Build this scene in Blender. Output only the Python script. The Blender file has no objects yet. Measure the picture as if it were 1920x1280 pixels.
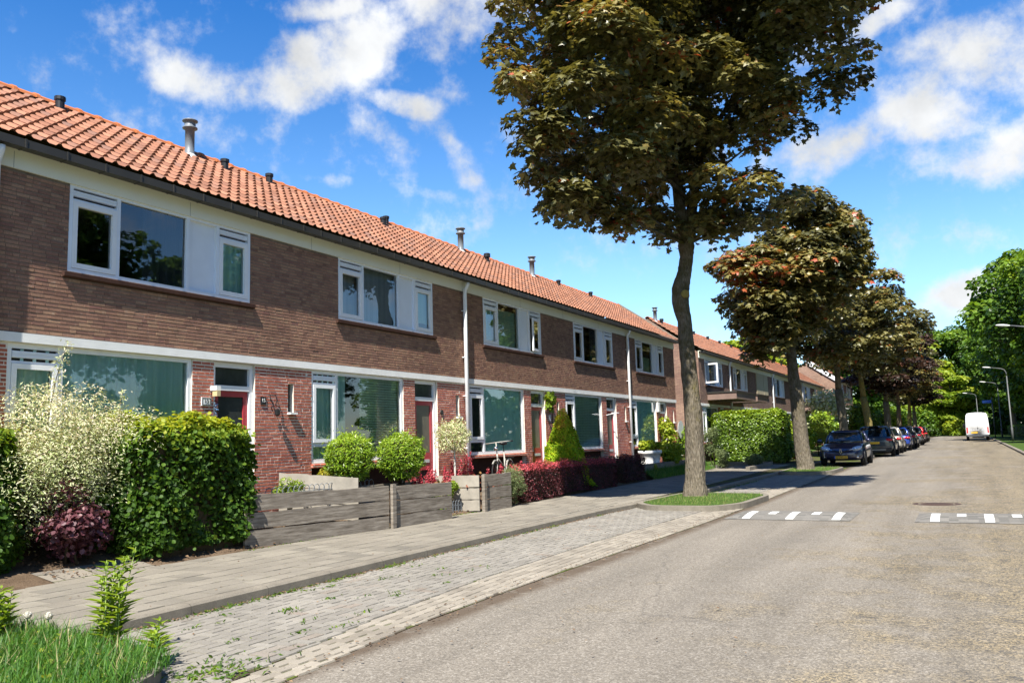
import bpy, math, random
import numpy as np
from mathutils import Vector, Matrix
rng = np.random.default_rng(7); random.seed(7)
S = bpy.context.scene; COL = S.collection
R = math.radians
# ------------------------------------------------------------------ camera
cam = bpy.data.cameras.new("camera"); co = bpy.data.objects.new("camera", cam); COL.objects.link(co)
cam.sensor_width = 36; cam.lens = 29.166; cam.clip_start = 0.1; cam.clip_end = 3000
CR = Vector((0.87861, 0.47662, -0.0296)); CU = Vector((0.08367, -0.09261, 0.99218)); CB = Vector((0.47016, -0.87422, -0.12124))
m = Matrix((CR, CU, CB)).transposed().to_4x4(); m.translation = Vector((0, 0, 1.4958)); co.matrix_world = m
S.camera = co
# ------------------------------------------------------------------ light
SUN_A, SUN_E = 75.5, 54.0      # angle from the facade normal, elevation
sd = Vector((math.cos(R(SUN_E)) * math.cos(R(SUN_A)), -math.cos(R(SUN_E)) * math.sin(R(SUN_A)), math.sin(R(SUN_E))))
sl = bpy.data.lights.new("sun", 'SUN'); so = bpy.data.objects.new("sun", sl); COL.objects.link(so)
sl.energy = 5.0; sl.angle = R(0.55); sl.color = (1.0, 0.95, 0.86)
so.rotation_euler = (-sd).to_track_quat('-Z', 'Y').to_euler()
S.view_settings.view_transform = 'Standard'; S.view_settings.look = 'None'; S.view_settings.exposure = 1.32; S.view_settings.gamma = 1
S.cycles.use_denoising = True; S.cycles.max_bounces = 8; S.cycles.transparent_max_bounces = 12
S.cycles.sample_clamp_indirect = 6.0
# ------------------------------------------------------------------ node helper
class NT:
    def __init__(s, nt): s.nt = nt; nt.nodes.clear()
    def n(s, t, props=None, **inp):
        d = s.nt.nodes.new(t)
        for k, v in (props or {}).items(): setattr(d, k, v)
        for k, v in inp.items():
            key = int(k[1:]) if k[0] == 'i' and k[1:].isdigit() else k.replace('_', ' ')
            s.set(d.inputs[key], v)
        return d
    def set(s, sock, v):
        if isinstance(v, bpy.types.NodeSocket): s.nt.links.new(v, sock)
        elif isinstance(v, bpy.types.Node): s.nt.links.new(v.outputs[0], sock)
        elif isinstance(v, (tuple, list)) and len(v) == 3 and sock.type == 'RGBA': sock.default_value = (*v, 1)
        else: sock.default_value = v
    def math(s, op, a, b=None, c=None, clamp=False):
        d = s.n('ShaderNodeMath', dict(operation=op, use_clamp=clamp)); s.set(d.inputs[0], a)
        if b is not None: s.set(d.inputs[1], b)
        if c is not None: s.set(d.inputs[2], c)
        return d.outputs[0]
    def vm(s, op, a, b=None):
        d = s.n('ShaderNodeVectorMath', dict(operation=op)); s.set(d.inputs[0], a)
        if b is not None: s.set(d.inputs[1], b)
        return d.outputs[1] if op in ('DOT_PRODUCT', 'LENGTH') else d.outputs[0]
    def ramp(s, fac, stops, interp='LINEAR'):
        d = s.n('ShaderNodeValToRGB', Fac=fac); r = d.color_ramp; r.interpolation = interp
        while len(r.elements) < len(stops): r.elements.new(0.5)
        for e, (p, c) in zip(r.elements, stops):
            e.position = p; e.color = (*c, 1) if len(c) == 3 else c
        return d.outputs[0]
    def mix(s, fac, a, b, mode='MIX'):
        d = s.n('ShaderNodeMix', dict(data_type='RGBA', blend_type=mode))
        s.set(d.inputs[0], fac); s.set(d.inputs[6], a); s.set(d.inputs[7], b); return d.outputs[2]
    def noise(s, vec, scale, detail=3.0, rough=0.55, out=0):
        return s.n('ShaderNodeTexNoise', Vector=vec, Scale=scale, Detail=detail, Roughness=rough).outputs[out]
    def mapr(s, v, a, b, c=0.0, d=1.0):
        return s.n('ShaderNodeMapRange', Value=v, i1=a, i2=b, i3=c, i4=d).outputs[0]
    def sep(s, v): return s.n('ShaderNodeSeparateXYZ', Vector=v).outputs
    def comb(s, x, y, z): return s.n('ShaderNodeCombineXYZ', X=x, Y=y, Z=z).outputs[0]
# ------------------------------------------------------------------ sky with clouds
world = bpy.data.worlds.new("World"); S.world = world; world.use_nodes = True
w = NT(world.node_tree)
sky = w.n('ShaderNodeTexSky', dict(sky_type='NISHITA', sun_disc=False, sun_elevation=R(SUN_E),
          sun_rotation=math.atan2(sd.x, sd.y), altitude=0, air_density=1.0, dust_density=0.35, ozone_density=2.2))
wd = w.n('ShaderNodeTexCoord').outputs['Generated']
CL = [
((-0.6741,0.6192,0.4026),(6.2467,6.4977,0.4655),(9.2148,-11.1980,32.6498),.92),
((-0.5775,0.6909,0.4350),(6.8299,4.3381,2.1770),(1.0936,-12.0796,20.6398),1.02),
((-0.4898,0.7321,0.4733),(6.0638,3.2167,1.2996),(2.7408,-16.8323,28.8733),.75),
((-0.5810,0.6599,0.4764),(14.7326,11.9813,1.3728),(16.6242,-27.0583,57.7482),0.75),
((-0.5339,0.7459,0.3982),(19.0627,15.8724,-4.1720),(27.8682,-15.8462,67.0486),0.90),
((-0.4861,0.8110,0.3256),(7.3492,9.5927,-12.9199),(43.7168,12.4976,34.1465),0.55),
((-0.4713,0.8391,0.2717),(1.6948,7.7649,-21.0390),(57.6419,27.5790,14.8219),0.50),
((-0.6115,0.7305,0.3038),(20.3230,17.5990,-1.4099),(27.3303,-22.7678,109.7552),0.40),
((-0.5242,0.7994,0.2936),(13.8097,10.3560,-3.5384),(33.0129,-12.3722,92.6323),0.30),
((-0.1243,0.9435,0.3073),(12.5882,0.6217,3.1826),(-7.6148,-11.5476,32.3749),0.85),
((-0.0108,0.9444,0.3288),(14.8683,0.4171,-0.7110),(1.7641,-10.6483,30.6446),1.00),
((0.0550,0.9304,0.3623),(14.3597,-0.5467,-0.7764),(0.9088,-9.0928,23.2104),0.85),
((0.0489,0.9578,0.2832),(13.0753,-0.6510,-0.0535),(-0.2485,-6.9181,23.4366),1.00),
((-0.0344,0.9073,0.4192),(24.4965,-2.6609,7.7670),(-19.0447,-24.5818,51.6442),0.60),
((0.0756,0.9155,0.3950),(31.7560,-1.4896,-2.6277),(3.6347,-25.4868,58.3736),0.60),
((0.0198,0.9905,0.1360),(16.1718,-0.4323,0.7885),(-2.0528,-5.3393,39.1767),1.00),
((-0.1302,0.9279,0.3495),(11.8944,0.7896,2.3333),(-6.6117,-15.6113,38.9870),0.40),
]
n1 = w.noise(wd, 7.0, 2.0, 0.5, 1)
wdd = w.vm('ADD', wd, w.vm('MULTIPLY', w.vm('SUBTRACT', n1, (0.5, 0.5, 0.5)), (0.075, 0.075, 0.075)))
acc = None
for c, e1, e2, o in CL:
    off = w.vm('SUBTRACT', wdd, c)
    u = w.vm('DOT_PRODUCT', off, e1); v = w.vm('DOT_PRODUCT', off, e2)
    r2 = w.math('ADD', w.math('MULTIPLY', u, u), w.math('MULTIPLY', v, v))
    g = w.math('MULTIPLY', w.math('SUBTRACT', 1.35, r2, clamp=False), o)
    acc = g if acc is None else w.math('SMOOTH_MAX', acc, g, 0.25)
fb = w.noise(wd, 16.0, 8.0, 0.62); fb2 = w.noise(wd, 5.0, 4.0, 0.55)
# far clouds all over the rest of the sky behind the camera (seen in the window glass)
acc = w.math('MAXIMUM', acc, w.math('MULTIPLY', w.mapr(w.vm('DOT_PRODUCT', wd, (-0.3, -0.95, 0.1)), 0.15, 0.6), w.mapr(fb2, 0.45, 0.7)))
dens = w.math('ADD', acc, w.math('MULTIPLY', w.math('SUBTRACT', fb, 0.5), 4.2))
dens = w.math('ADD', dens, w.math('MULTIPLY', w.math('SUBTRACT', fb2, 0.5), 0.7))
cm = w.n('ShaderNodeMapRange', dict(interpolation_type='SMOOTHSTEP'), Value=dens, i1=-0.05, i2=1.5, i3=0.0, i4=1.0).outputs[0]
cm = w.math('MULTIPLY', cm, w.mapr(w.sep(wd)[2], 0.0, 0.06))
h1 = w.n('ShaderNodeHueSaturation', Saturation=1.18, Value=1.0, Hue=0.495, Color=sky).outputs[0]
h2 = w.n('ShaderNodeHueSaturation', Saturation=1.42, Value=1.0, Hue=0.497, Color=sky).outputs[0]
hs = w.mix(w.mapr(w.sep(wd)[2], 0.20, 0.58), w.vm('MULTIPLY', h1, (0.69, 0.73, 0.80)), w.vm('MULTIPLY', h2, (0.22, 0.50, 0.70)))
shade = w.mapr(w.noise(wd, 9.0, 5.0, 0.6), 0.3, 0.75, 2.5, 3.9)
cc = w.vm('MULTIPLY', (0.96, 0.98, 1.0), w.comb(shade, shade, shade))
scol = w.mix(cm, hs, cc)
bg = w.n('ShaderNodeBackground', Color=scol, Strength=0.12)
w.n('ShaderNodeOutputWorld', Surface=bg)
# ------------------------------------------------------------------ terrain profile (the street climbs slightly)
def G(y):
    y = np.asarray(y, float); return np.where(y > 17, 0.62 * (1 - np.exp(-(np.maximum(y, 17) - 17) / 75)), 0.0)
def Gf(y): return float(G(y))
# ------------------------------------------------------------------ mesh helpers
OFF = {}
def link(o, parent=None):
    COL.objects.link(o)
    if parent is not None: o.parent = parent
    return o
def tag(o, label=None, cat=None, group=None, kind=None):
    if label: o['label'] = label
    if cat: o['category'] = cat
    if group: o['group'] = group
    if kind: o['kind'] = kind
    return o
def thing(name, loc, label, cat, group=None, rz=0.0):
    o = bpy.data.objects.new(name, None); o.location = loc; o.rotation_euler = (0, 0, rz); o.empty_display_size = 0.2
    link(o); tag(o, label, cat, group); OFF[o.name] = np.array(loc, float); return o
def mesh_np(name, verts, tris_or_polys, mats, parent=None, mi=None, smooth=False, attrs=None, world=True):
    v = np.asarray(verts, float)
    if parent is not None and world: v = v - OFF[parent.name]
    me = bpy.data.meshes.new(name)
    if isinstance(tris_or_polys, np.ndarray):
        f = tris_or_polys; k = f.shape[1]; nf = len(f)
        ls = np.arange(nf, dtype=np.int32) * k; lt = np.full(nf, k, np.int32); idx = f.astype(np.int32).ravel()
    else:
        nf = len(tris_or_polys); lt = np.array([len(p) for p in tris_or_polys], np.int32)
        ls = np.concatenate([[0], np.cumsum(lt)[:-1]]).astype(np.int32); idx = np.array([i for p in tris_or_polys for i in p], np.int32)
    me.vertices.add(len(v)); me.vertices.foreach_set('co', v.astype(np.float32).ravel())
    me.loops.add(len(idx)); me.loops.foreach_set('vertex_index', idx)
    me.polygons.add(nf); me.polygons.foreach_set('loop_start', ls); me.polygons.foreach_set('loop_total', lt)
    if mi is not None: me.polygons.foreach_set('material_index', np.asarray(mi, np.int32))
    me.polygons.foreach_set('use_smooth', np.full(nf, bool(smooth)))
    for an, (dom, arr) in (attrs or {}).items():
        a = me.attributes.new(an, 'FLOAT', dom); a.data.foreach_set('value', np.asarray(arr, np.float32))
    for mt in (mats if isinstance(mats, (list, tuple)) else [mats]): me.materials.append(mt)
    me.update(calc_edges=True); me.validate()
    o = bpy.data.objects.new(name, me); link(o, parent)
    if parent is not None: OFF[o.name] = OFF[parent.name]
    else: OFF[o.name] = np.zeros(3)
    return o
class MB:
    def __init__(s): s.v = []; s.f = []; s.m = []
    def poly(s, pts, mi=0):
        b = len(s.v); s.v += [tuple(p) for p in pts]; s.f.append(tuple(range(b, b + len(pts)))); s.m.append(mi); return s
    def box(s, x0, x1, y0, y1, z0, z1, mi=0):
        b = len(s.v); s.v += [(x, y, z) for z in (z0, z1) for y in (y0, y1) for x in (x0, x1)]
        for f in ((0, 2, 3, 1), (4, 5, 7, 6), (0, 1, 5, 4), (2, 6, 7, 3), (0, 4, 6, 2), (1, 3, 7, 5)):
            s.f.append(tuple(b + i for i in f)); s.m.append(mi)
        return s
    def obox(s, c, size, rz=0, mi=0, M=None):
        M = M or Matrix.Rotation(rz, 3, 'Z'); b = len(s.v); a = Vector(size) / 2
        for z in (-1, 1):
            for y in (-1, 1):
                for x in (-1, 1): s.v.append(tuple(Vector(c) + M @ Vector((x * a.x, y * a.y, z * a.z))))
        for f in ((0, 2, 3, 1), (4, 5, 7, 6), (0, 1, 5, 4), (2, 6, 7, 3), (0, 4, 6, 2), (1, 3, 7, 5)):
            s.f.append(tuple(b + i for i in f)); s.m.append(mi)
        return s
    def tube(s, pts, r, n=8, mi=0, caps=True):
        pts = [Vector(p) for p in pts]; rr = r if isinstance(r, (list, tuple)) else [r] * len(pts); b = len(s.v)
        up = Vector((0, 0, 1)); prev = None
        for i, p in enumerate(pts):
            d = (pts[min(i + 1, len(pts) - 1)] - pts[max(i - 1, 0)]).normalized()
            if prev is None:
                a = d.cross(up);
                if a.length < 0.1: a = d.cross(Vector((1, 0, 0)))
            else: a = prev - d * prev.dot(d)
            a.normalize(); prev = a; c = d.cross(a)
            for k in range(n):
                t = 2 * math.pi * k / n; s.v.append(tuple(p + (a * math.cos(t) + c * math.sin(t)) * rr[i]))
        for i in range(len(pts) - 1):
            for k in range(n):
                k2 = (k + 1) % n; s.f.append((b + i * n + k, b + i * n + k2, b + (i + 1) * n + k2, b + (i + 1) * n + k)); s.m.append(mi)
        if caps:
            s.f.append(tuple(b + k for k in reversed(range(n)))); s.m.append(mi)
            s.f.append(tuple(b + (len(pts) - 1) * n + k for k in range(n))); s.m.append(mi)
        return s
    def lathe(s, c, prof, n=16, mi=0, axis='Z'):
        b = len(s.v); c = Vector(c)
        for r, h in prof:
            for k in range(n):
                t = 2 * math.pi * k / n; x, y = r * math.cos(t), r * math.sin(t)
                s.v.append(tuple(c + (Vector((x, y, h)) if axis == 'Z' else Vector((x, h, y)) if axis == 'Y' else Vector((h, x, y)))))
        for i in range(len(prof) - 1):
            for k in range(n):
                k2 = (k + 1) % n; s.f.append((b + i * n + k, b + i * n + k2, b + (i + 1) * n + k2, b + (i + 1) * n + k)); s.m.append(mi)
        for i in (0, len(prof) - 1):
            if prof[i][0] > 1e-4: s.f.append(tuple(b + i * n + k for k in range(n))); s.m.append(mi)
        return s
    def prism(s, pts, d, mi=0):
        b = len(s.v); n = len(pts); d = Vector(d)
        s.v += [tuple(p) for p in pts] + [tuple(Vector(p) + d) for p in pts]
        s.f.append(tuple(b + i for i in reversed(range(n)))); s.f.append(tuple(b + n + i for i in range(n))); s.m += [mi, mi]
        for i in range(n):
            j = (i + 1) % n; s.f.append((b + i, b + j, b + n + j, b + n + i)); s.m.append(mi)
        return s
    def frame(s, x0, x1, y0, y1, z0, z1, t, mi=0):
        s.box(x0, x1, y0, y0 + t, z0, z1, mi); s.box(x0, x1, y1 - t, y1, z0, z1, mi)
        s.box(x0, x1, y0 + t, y1 - t, z0, z0 + t, mi); s.box(x0, x1, y0 + t, y1 - t, z1 - t, z1, mi); return s
    def build(s, name, mats, parent=None, smooth=False, world=False, bevel=0, subsurf=0, attrs=None):
        o = mesh_np(name, s.v, s.f, mats, parent, s.m, smooth, attrs, world=world)
        if bevel:
            b = o.modifiers.new('bevel', 'BEVEL'); b.width = bevel; b.segments = 2; b.limit_method = 'ANGLE'
        if subsurf:
            b = o.modifiers.new('sub', 'SUBSURF'); b.levels = subsurf; b.render_levels = subsurf
        return o
def text(name, body, size, loc, rot, mat, parent, ext=0.002):
    cu = bpy.data.curves.new(name, 'FONT'); cu.body = body; cu.size = size; cu.extrude = ext; cu.align_x = 'CENTER'; cu.align_y = 'CENTER'
    t = bpy.data.objects.new(name, cu); me = bpy.data.meshes.new_from_object(t); bpy.data.objects.remove(t); me.materials.clear(); me.materials.append(mat)
    o = bpy.data.objects.new(name, me); link(o, parent); o.location = loc; o.rotation_euler = rot; return o
# ------------------------------------------------------------------ materials
MC = {}
def mat(name, build):
    if name in MC: return MC[name]
    mt = bpy.data.materials.new(name); mt.use_nodes = True; t = NT(mt.node_tree)
    sh = build(t); t.n('ShaderNodeOutputMaterial', Surface=sh); MC[name] = mt; return mt
def pos(t): return t.n('ShaderNodeNewGeometry').outputs['Position']
def bsdf(t, col, rough=0.6, spec=0.4, bump=None, bs=0.3, bd=0.01, metal=0.0, **kw):
    d = t.n('ShaderNodeBsdfPrincipled', Roughness=rough, Metallic=metal, Base_Color=col)
    d.inputs['Specular IOR Level'].default_value = spec
    for k, v in kw.items(): t.set(d.inputs[k.replace('_', ' ')], v)
    if bump is not None: t.set(d.inputs['Normal'], t.n('ShaderNodeBump', Strength=bs, Distance=bd, Height=bump))
    return d
def plain(name, c, rough=0.5, spec=0.4, var=0.12, scale=6.0, metal=0.0, bs=0.0, **kw):
    def f(t):
        p = pos(t); nz = t.noise(p, scale, 5.0, 0.6)
        k = t.mapr(nz, 0.25, 0.75, 1 - var, 1 + var)
        col = t.vm('MULTIPLY', c, t.comb(k, k, k))
        return bsdf(t, col, rough, spec, t.noise(p, scale * 12, 3.0) if bs else None, bs, 0.004, metal, **kw)
    return mat(name, f)
def brick(name, c1, c2, c3, mortar, bw=0.172, rh=0.0517, ms=0.0055, sq=False, depth=0.012, dirt=0.25, axis='wall', off=0.5):
    def f(t):
        p = pos(t); x, y, z = t.sep(p)
        if axis == 'wall': vec = t.comb(t.math('ADD', x, y), z, 0.0)
        elif axis == 'y': vec = t.comb(y, x, 0.0)
        else: vec = t.comb(x, y, 0.0)
        warp = t.vm('MULTIPLY', t.vm('SUBTRACT', t.noise(p, 9.0, 2.0, 0.5, 1), (0.5, 0.5, 0.5)), (0.012, 0.007, 0.0))
        vec = t.vm('ADD', vec, warp)
        def bt(v, a, b, m_):
            d = t.n('ShaderNodeTexBrick', dict(offset=off, offset_frequency=2, squash=1.0), Vector=v, Color1=a, Color2=b, Mortar=m_, Scale=1.0)
            d.inputs['Mortar Size'].default_value = ms; d.inputs['Brick Width'].default_value = bw; d.inputs['Row Height'].default_value = rh
            d.inputs['Mortar Smooth'].default_value = 0.25; d.inputs['Bias'].default_value = 0.0; return d
        b1 = bt(vec, c1, c2, mortar); b2 = bt(t.vm('ADD', vec, (bw * 40.0, rh * 34.0, 0.0)), (0, 0, 0), (1, 1, 1), (0, 0, 0))
        k3 = t.mapr(t.sep(b2.outputs[0])[0], 0.55, 0.95)
        k3 = t.math('MULTIPLY', k3, t.math('SUBTRACT', 1.0, b1.outputs['Fac']))
        col = t.mix(k3, b1.outputs[0], c3)
        fine = t.noise(p, 55.0, 4.0, 0.7); big = t.noise(p, 0.9, 5.0, 0.6)
        k = t.math('MULTIPLY', t.mapr(fine, 0.2, 0.8, 0.72, 1.28), t.mapr(big, 0.25, 0.75, 1 - dirt, 1 + dirt))
        col = t.vm('MULTIPLY', col, t.comb(k, k, k))
        h = t.math('ADD', t.math('MULTIPLY', t.math('SUBTRACT', 1.0, b1.outputs['Fac']), 1.0), t.math('MULTIPLY', fine, 0.35))
        return bsdf(t, col, 0.85, 0.25, h, 0.9, depth)
    return mat(name, f)
def f_brk(stops, stain):
    def f(t):
        p = pos(t); a = t.n('ShaderNodeAttribute', dict(attribute_name='tint')).outputs['Fac']; c = t.ramp(a, stops)
        f1 = t.noise(p, 60.0, 5.0, 0.75); f2 = t.noise(p, 1.1, 6.0, 0.65); f3 = t.noise(p, 14.0, 4.0, 0.7)
        k = t.math('MULTIPLY', t.mapr(f1, 0.25, 0.75, 0.68, 1.32), t.mapr(f2, 0.3, 0.7, 0.86, 1.14)); c = t.vm('MULTIPLY', c, t.comb(k, k, k))
        c = t.mix(t.mapr(f3, 0.60, 0.78, 0, 0.55), c, stain)
        return bsdf(t, c, 0.88, 0.2, f1, 0.4, 0.003)
    return f
BR_UP = mat('brown_bricks', f_brk([(0, (.180, .097, .071)), (.25, (.235, .128, .091)), (.6, (.268, .148, .101)), (.88, (.300, .182, .118)), (1, (.195, .098, .078))], (.44, .36, .29)))
BR_LO = mat('red_bricks', f_brk([(0, (.30, .085, .056)), (.35, (.36, .105, .066)), (.7, (.39, .122, .075)), (.92, (.44, .165, .105)), (1, (.30, .09, .07))], (.45, .24, .18)))
MORT_UP = plain('mortar_dark', (0.16, 0.13, 0.105), 0.95, 0.1, 0.35, 9); MORT_LO = plain('mortar_pale', (0.58, 0.53, 0.46), 0.95, 0.1, 0.25, 9)
BRK_UP = brick('brick_brown', (0.24, 0.14, 0.105), (0.20, 0.115, 0.09), (0.27, 0.17, 0.12), (0.10, 0.088, 0.075))
BRK_LO = brick('brick_red', (0.36, 0.085, 0.046), (0.26, 0.055, 0.034), (0.40, 0.13, 0.08), (0.46, 0.42, 0.36))
BRK_PALE = brick('brick_pale_end_wall', (0.30, 0.19, 0.14), (0.25, 0.15, 0.11), (0.33, 0.21, 0.15), (0.16, 0.13, 0.11))  # paler brick; on the second row's end wall the paleness is painted sun
BRK_DARK = plain('brick_dark', (0.045, 0.022, 0.016), 0.9, 0.2, 0.3, 12)
WHITE = plain('white_paint', (0.74, 0.75, 0.76), 0.4, 0.4, 0.06, 3)
GREYW = plain('pale_grey_paint', (0.70, 0.74, 0.80), 0.4, 0.4, 0.05, 3)
CREAM = plain('cream_paint', (0.72, 0.71, 0.60), 0.5, 0.3, 0.05, 1.5)
CONC = plain('band_concrete', (0.72, 0.72, 0.70), 0.75, 0.2, 0.10, 2.5, bs=0.3)
DGREY = plain('dark_grey_zinc', (0.032, 0.030, 0.026), 0.5, 0.4, 0.25, 2.0)
BLACK = plain('black_plastic', (0.012, 0.012, 0.013), 0.45, 0.4, 0.2, 8)
PIPEG = plain('grey_flue_metal', (0.13, 0.145, 0.16), 0.45, 0.4, 0.15, 8)
LEAD = plain('lead_flashing', (0.45, 0.46, 0.46), 0.6, 0.4, 0.2, 20)
REDDOOR = plain('red_door_paint', (0.36, 0.035, 0.045), 0.35, 0.5, 0.1, 5)
BROWNP = plain('brown_canopy_paint', (0.17, 0.115, 0.095), 0.6, 0.3, 0.12, 3)
BEIGE = plain('beige_shutter', (0.42, 0.36, 0.24), 0.6, 0.3, 0.06, 3)
def f_tiles(t):
    p = pos(t); a = t.n('ShaderNodeAttribute', dict(attribute_name='tint')).outputs['Fac']
    col = t.ramp(a, [(0, (0.165, 0.072, 0.042)), (0.4, (0.240, 0.103, 0.058)), (0.75, (0.295, 0.135, 0.080)), (1, (0.150, 0.080, 0.058))])
    nz = t.noise(p, 1.1, 6.0, 0.65); n2 = t.noise(p, 26.0, 5.0, 0.7)
    col = t.mix(t.mapr(nz, 0.5, 0.8, 0, 0.55), col, (0.20, 0.10, 0.07)); col = t.mix(t.mapr(n2, 0.60, 0.78, 0, 0.7), col, (0.09, 0.055, 0.045))
    return bsdf(t, col, 0.75, 0.3, n2, 0.3, 0.004)
TILES = mat('clay_tiles', f_tiles)
RIDGE = plain('ridge_clay', (0.40, 0.13, 0.045), 0.7, 0.3, 0.3, 7)
def f_glass(t):
    fr = t.n('ShaderNodeFresnel', IOR=1.52).outputs[0]; k = t.math('MULTIPLY_ADD', fr, 1.9, 0.02, clamp=True)
    nb = t.n('ShaderNodeBump', Strength=0.05, Distance=0.02, Height=t.noise(pos(t), 1.6, 2.0)).outputs[0]
    return t.n('ShaderNodeMixShader', Fac=k, i1=t.n('ShaderNodeBsdfTransparent', Color=(0.90, 0.95, 0.94)), i2=t.n('ShaderNodeBsdfGlossy', Color=(0.95, 0.97, 1), Roughness=0.015, Normal=nb))
GLASS = mat('window_glass', f_glass)
DGLASS = plain('obscured_glass', (0.035, 0.040, 0.038), 0.12, 0.6, 0.25, 6)
CGLASS = plain('car_glass', (0.012, 0.016, 0.018), 0.04, 0.9, 0.2, 2)
ROOM = plain('room_plaster', (0.20, 0.18, 0.16), 0.9, 0.1, 0.2, 1)
def f_cur(c1, c2):
    def f(t):
        a = t.noise(t.vm('MULTIPLY', pos(t), (1, 1, 0.02)), 9.0, 2.0)
        col = t.mix(t.mapr(a, 0.35, 0.65), c1, c2)
        return t.n('ShaderNodeMixShader', Fac=0.12, i1=bsdf(t, col, 0.9, 0.1), i2=t.n('ShaderNodeBsdfTranslucent', Color=col))
    return f
CUR_TEAL = mat('curtain_teal', f_cur((0.66, 0.92, 0.91), (0.46, 0.76, 0.76)))
CUR_GREY = mat('curtain_grey', f_cur((0.52, 0.57, 0.62), (0.36, 0.41, 0.46)))
CUR_SHEER = mat('curtain_sheer', f_cur((0.55, 0.92, 0.92), (0.48, 0.86, 0.88)))
CUR_DARK = mat('curtain_dark', f_cur((0.05, 0.06, 0.08), (0.08, 0.09, 0.11)))
BLIND = mat('blind_slats', f_cur((0.55, 0.80, 0.74), (0.46, 0.72, 0.66)))
def f_road(t):
    p = pos(t); x, y, z = t.sep(p)
    big = t.noise(p, 0.35, 5.0, 0.6); mid = t.noise(p, 1.8, 6.0, 0.65)
    side = t.math('ADD', t.mapr(x, -3.6, 1.2, -0.18, 0.26), t.math('ADD', t.math('MULTIPLY', t.math('SUBTRACT', big, 0.5), 0.9), t.math('MULTIPLY', t.math('SUBTRACT', mid, 0.5), 0.9)))
    coarse = t.mapr(side, -0.02, 0.22)
    vo = t.n('ShaderNodeTexVoronoi', Vector=p, Scale=78.0); rv = t.sep(vo.outputs['Color'])[0]
    agg1 = t.ramp(rv, [(0, (0.108, 0.095, 0.078)), (0.45, (0.152, 0.133, 0.107)), (0.82, (0.187, 0.166, 0.136)), (1.0, (0.245, 0.222, 0.188))])
    agg2 = t.ramp(rv, [(0, (0.050, 0.047, 0.043)), (0.34, (0.105, 0.092, 0.072)), (0.62, (0.185, 0.148, 0.090)), (1.0, (0.275, 0.220, 0.140))])
    col = t.mix(coarse, agg1, agg2)
    dk = t.math('MULTIPLY', t.mapr(t.noise(p, 2.6, 8.0, 0.72), 0.52, 0.66), t.mapr(side, 0.0, 0.3))
    col = t.mix(t.math('MULTIPLY', dk, 0.85), col, (0.062, 0.06, 0.058))
    tr = t.math('ADD', t.mapr(t.math('ABSOLUTE', t.math('ADD', x, 0.25)), 0.0, 0.5, 1.0, 0.0), t.mapr(t.math('ABSOLUTE', t.math('ADD', x, 2.2)), 0.0, 0.5, 1.0, 0.0))
    col = t.mix(t.math('MULTIPLY', t.math('MULTIPLY', tr, t.mapr(mid, 0.35, 0.65)), 0.28), col, (0.095, 0.085, 0.074))
    cl = t.noise(p, 13.0, 5.0, 0.75); kc = t.mapr(cl, 0.3, 0.7, 0.70, 1.30); kc = t.math('ADD', t.math('MULTIPLY', t.math('SUBTRACT', kc, 1.0), t.math('MULTIPLY_ADD', coarse, 0.8, 0.2)), 1.0); col = t.vm('MULTIPLY', col, t.comb(kc, kc, kc))
    # tar wear lines along the street, long stains
    st = t.noise(t.vm('MULTIPLY', p, (1.6, 0.14, 1)), 1.0, 6.0, 0.6); k = t.mapr(st, 0.25, 0.75, 0.78, 1.22)
    f2 = t.noise(p, 130.0, 2.0, 0.6); k = t.math('MULTIPLY', k, t.mapr(f2, 0.25, 0.75, 0.75, 1.25))
    col = t.vm('MULTIPLY', col, t.comb(k, k, k))
    cr = t.n('ShaderNodeTexVoronoi', dict(feature='DISTANCE_TO_EDGE'), Vector=t.vm('ADD', p, t.vm('MULTIPLY', t.noise(p, 2.0, 4.0, 0.6, 1), (0.6, 0.6, 0))), Scale=0.22).outputs['Distance']
    col = t.mix(t.math('MULTIPLY', t.mapr(cr, 0.0, 0.004, 0.32, 0.0), t.mapr(big, 0.46, 0.52)), col, (0.04, 0.037, 0.034))
    ed = t.math('MULTIPLY', t.mapr(x, -3.86, -4.05), t.mapr(t.noise(p, 3.0, 6.0, 0.7), 0.28, 0.50))
    col = t.mix(t.math('MULTIPLY', ed, 0.9), col, (0.078, 0.056, 0.037))
    return bsdf(t, col, 0.88, 0.25, t.math('ADD', vo.outputs['Distance'], t.math('MULTIPLY', f2, 0.4)), 0.4, 0.004)
ROAD = mat('worn_asphalt', f_road)
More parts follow.
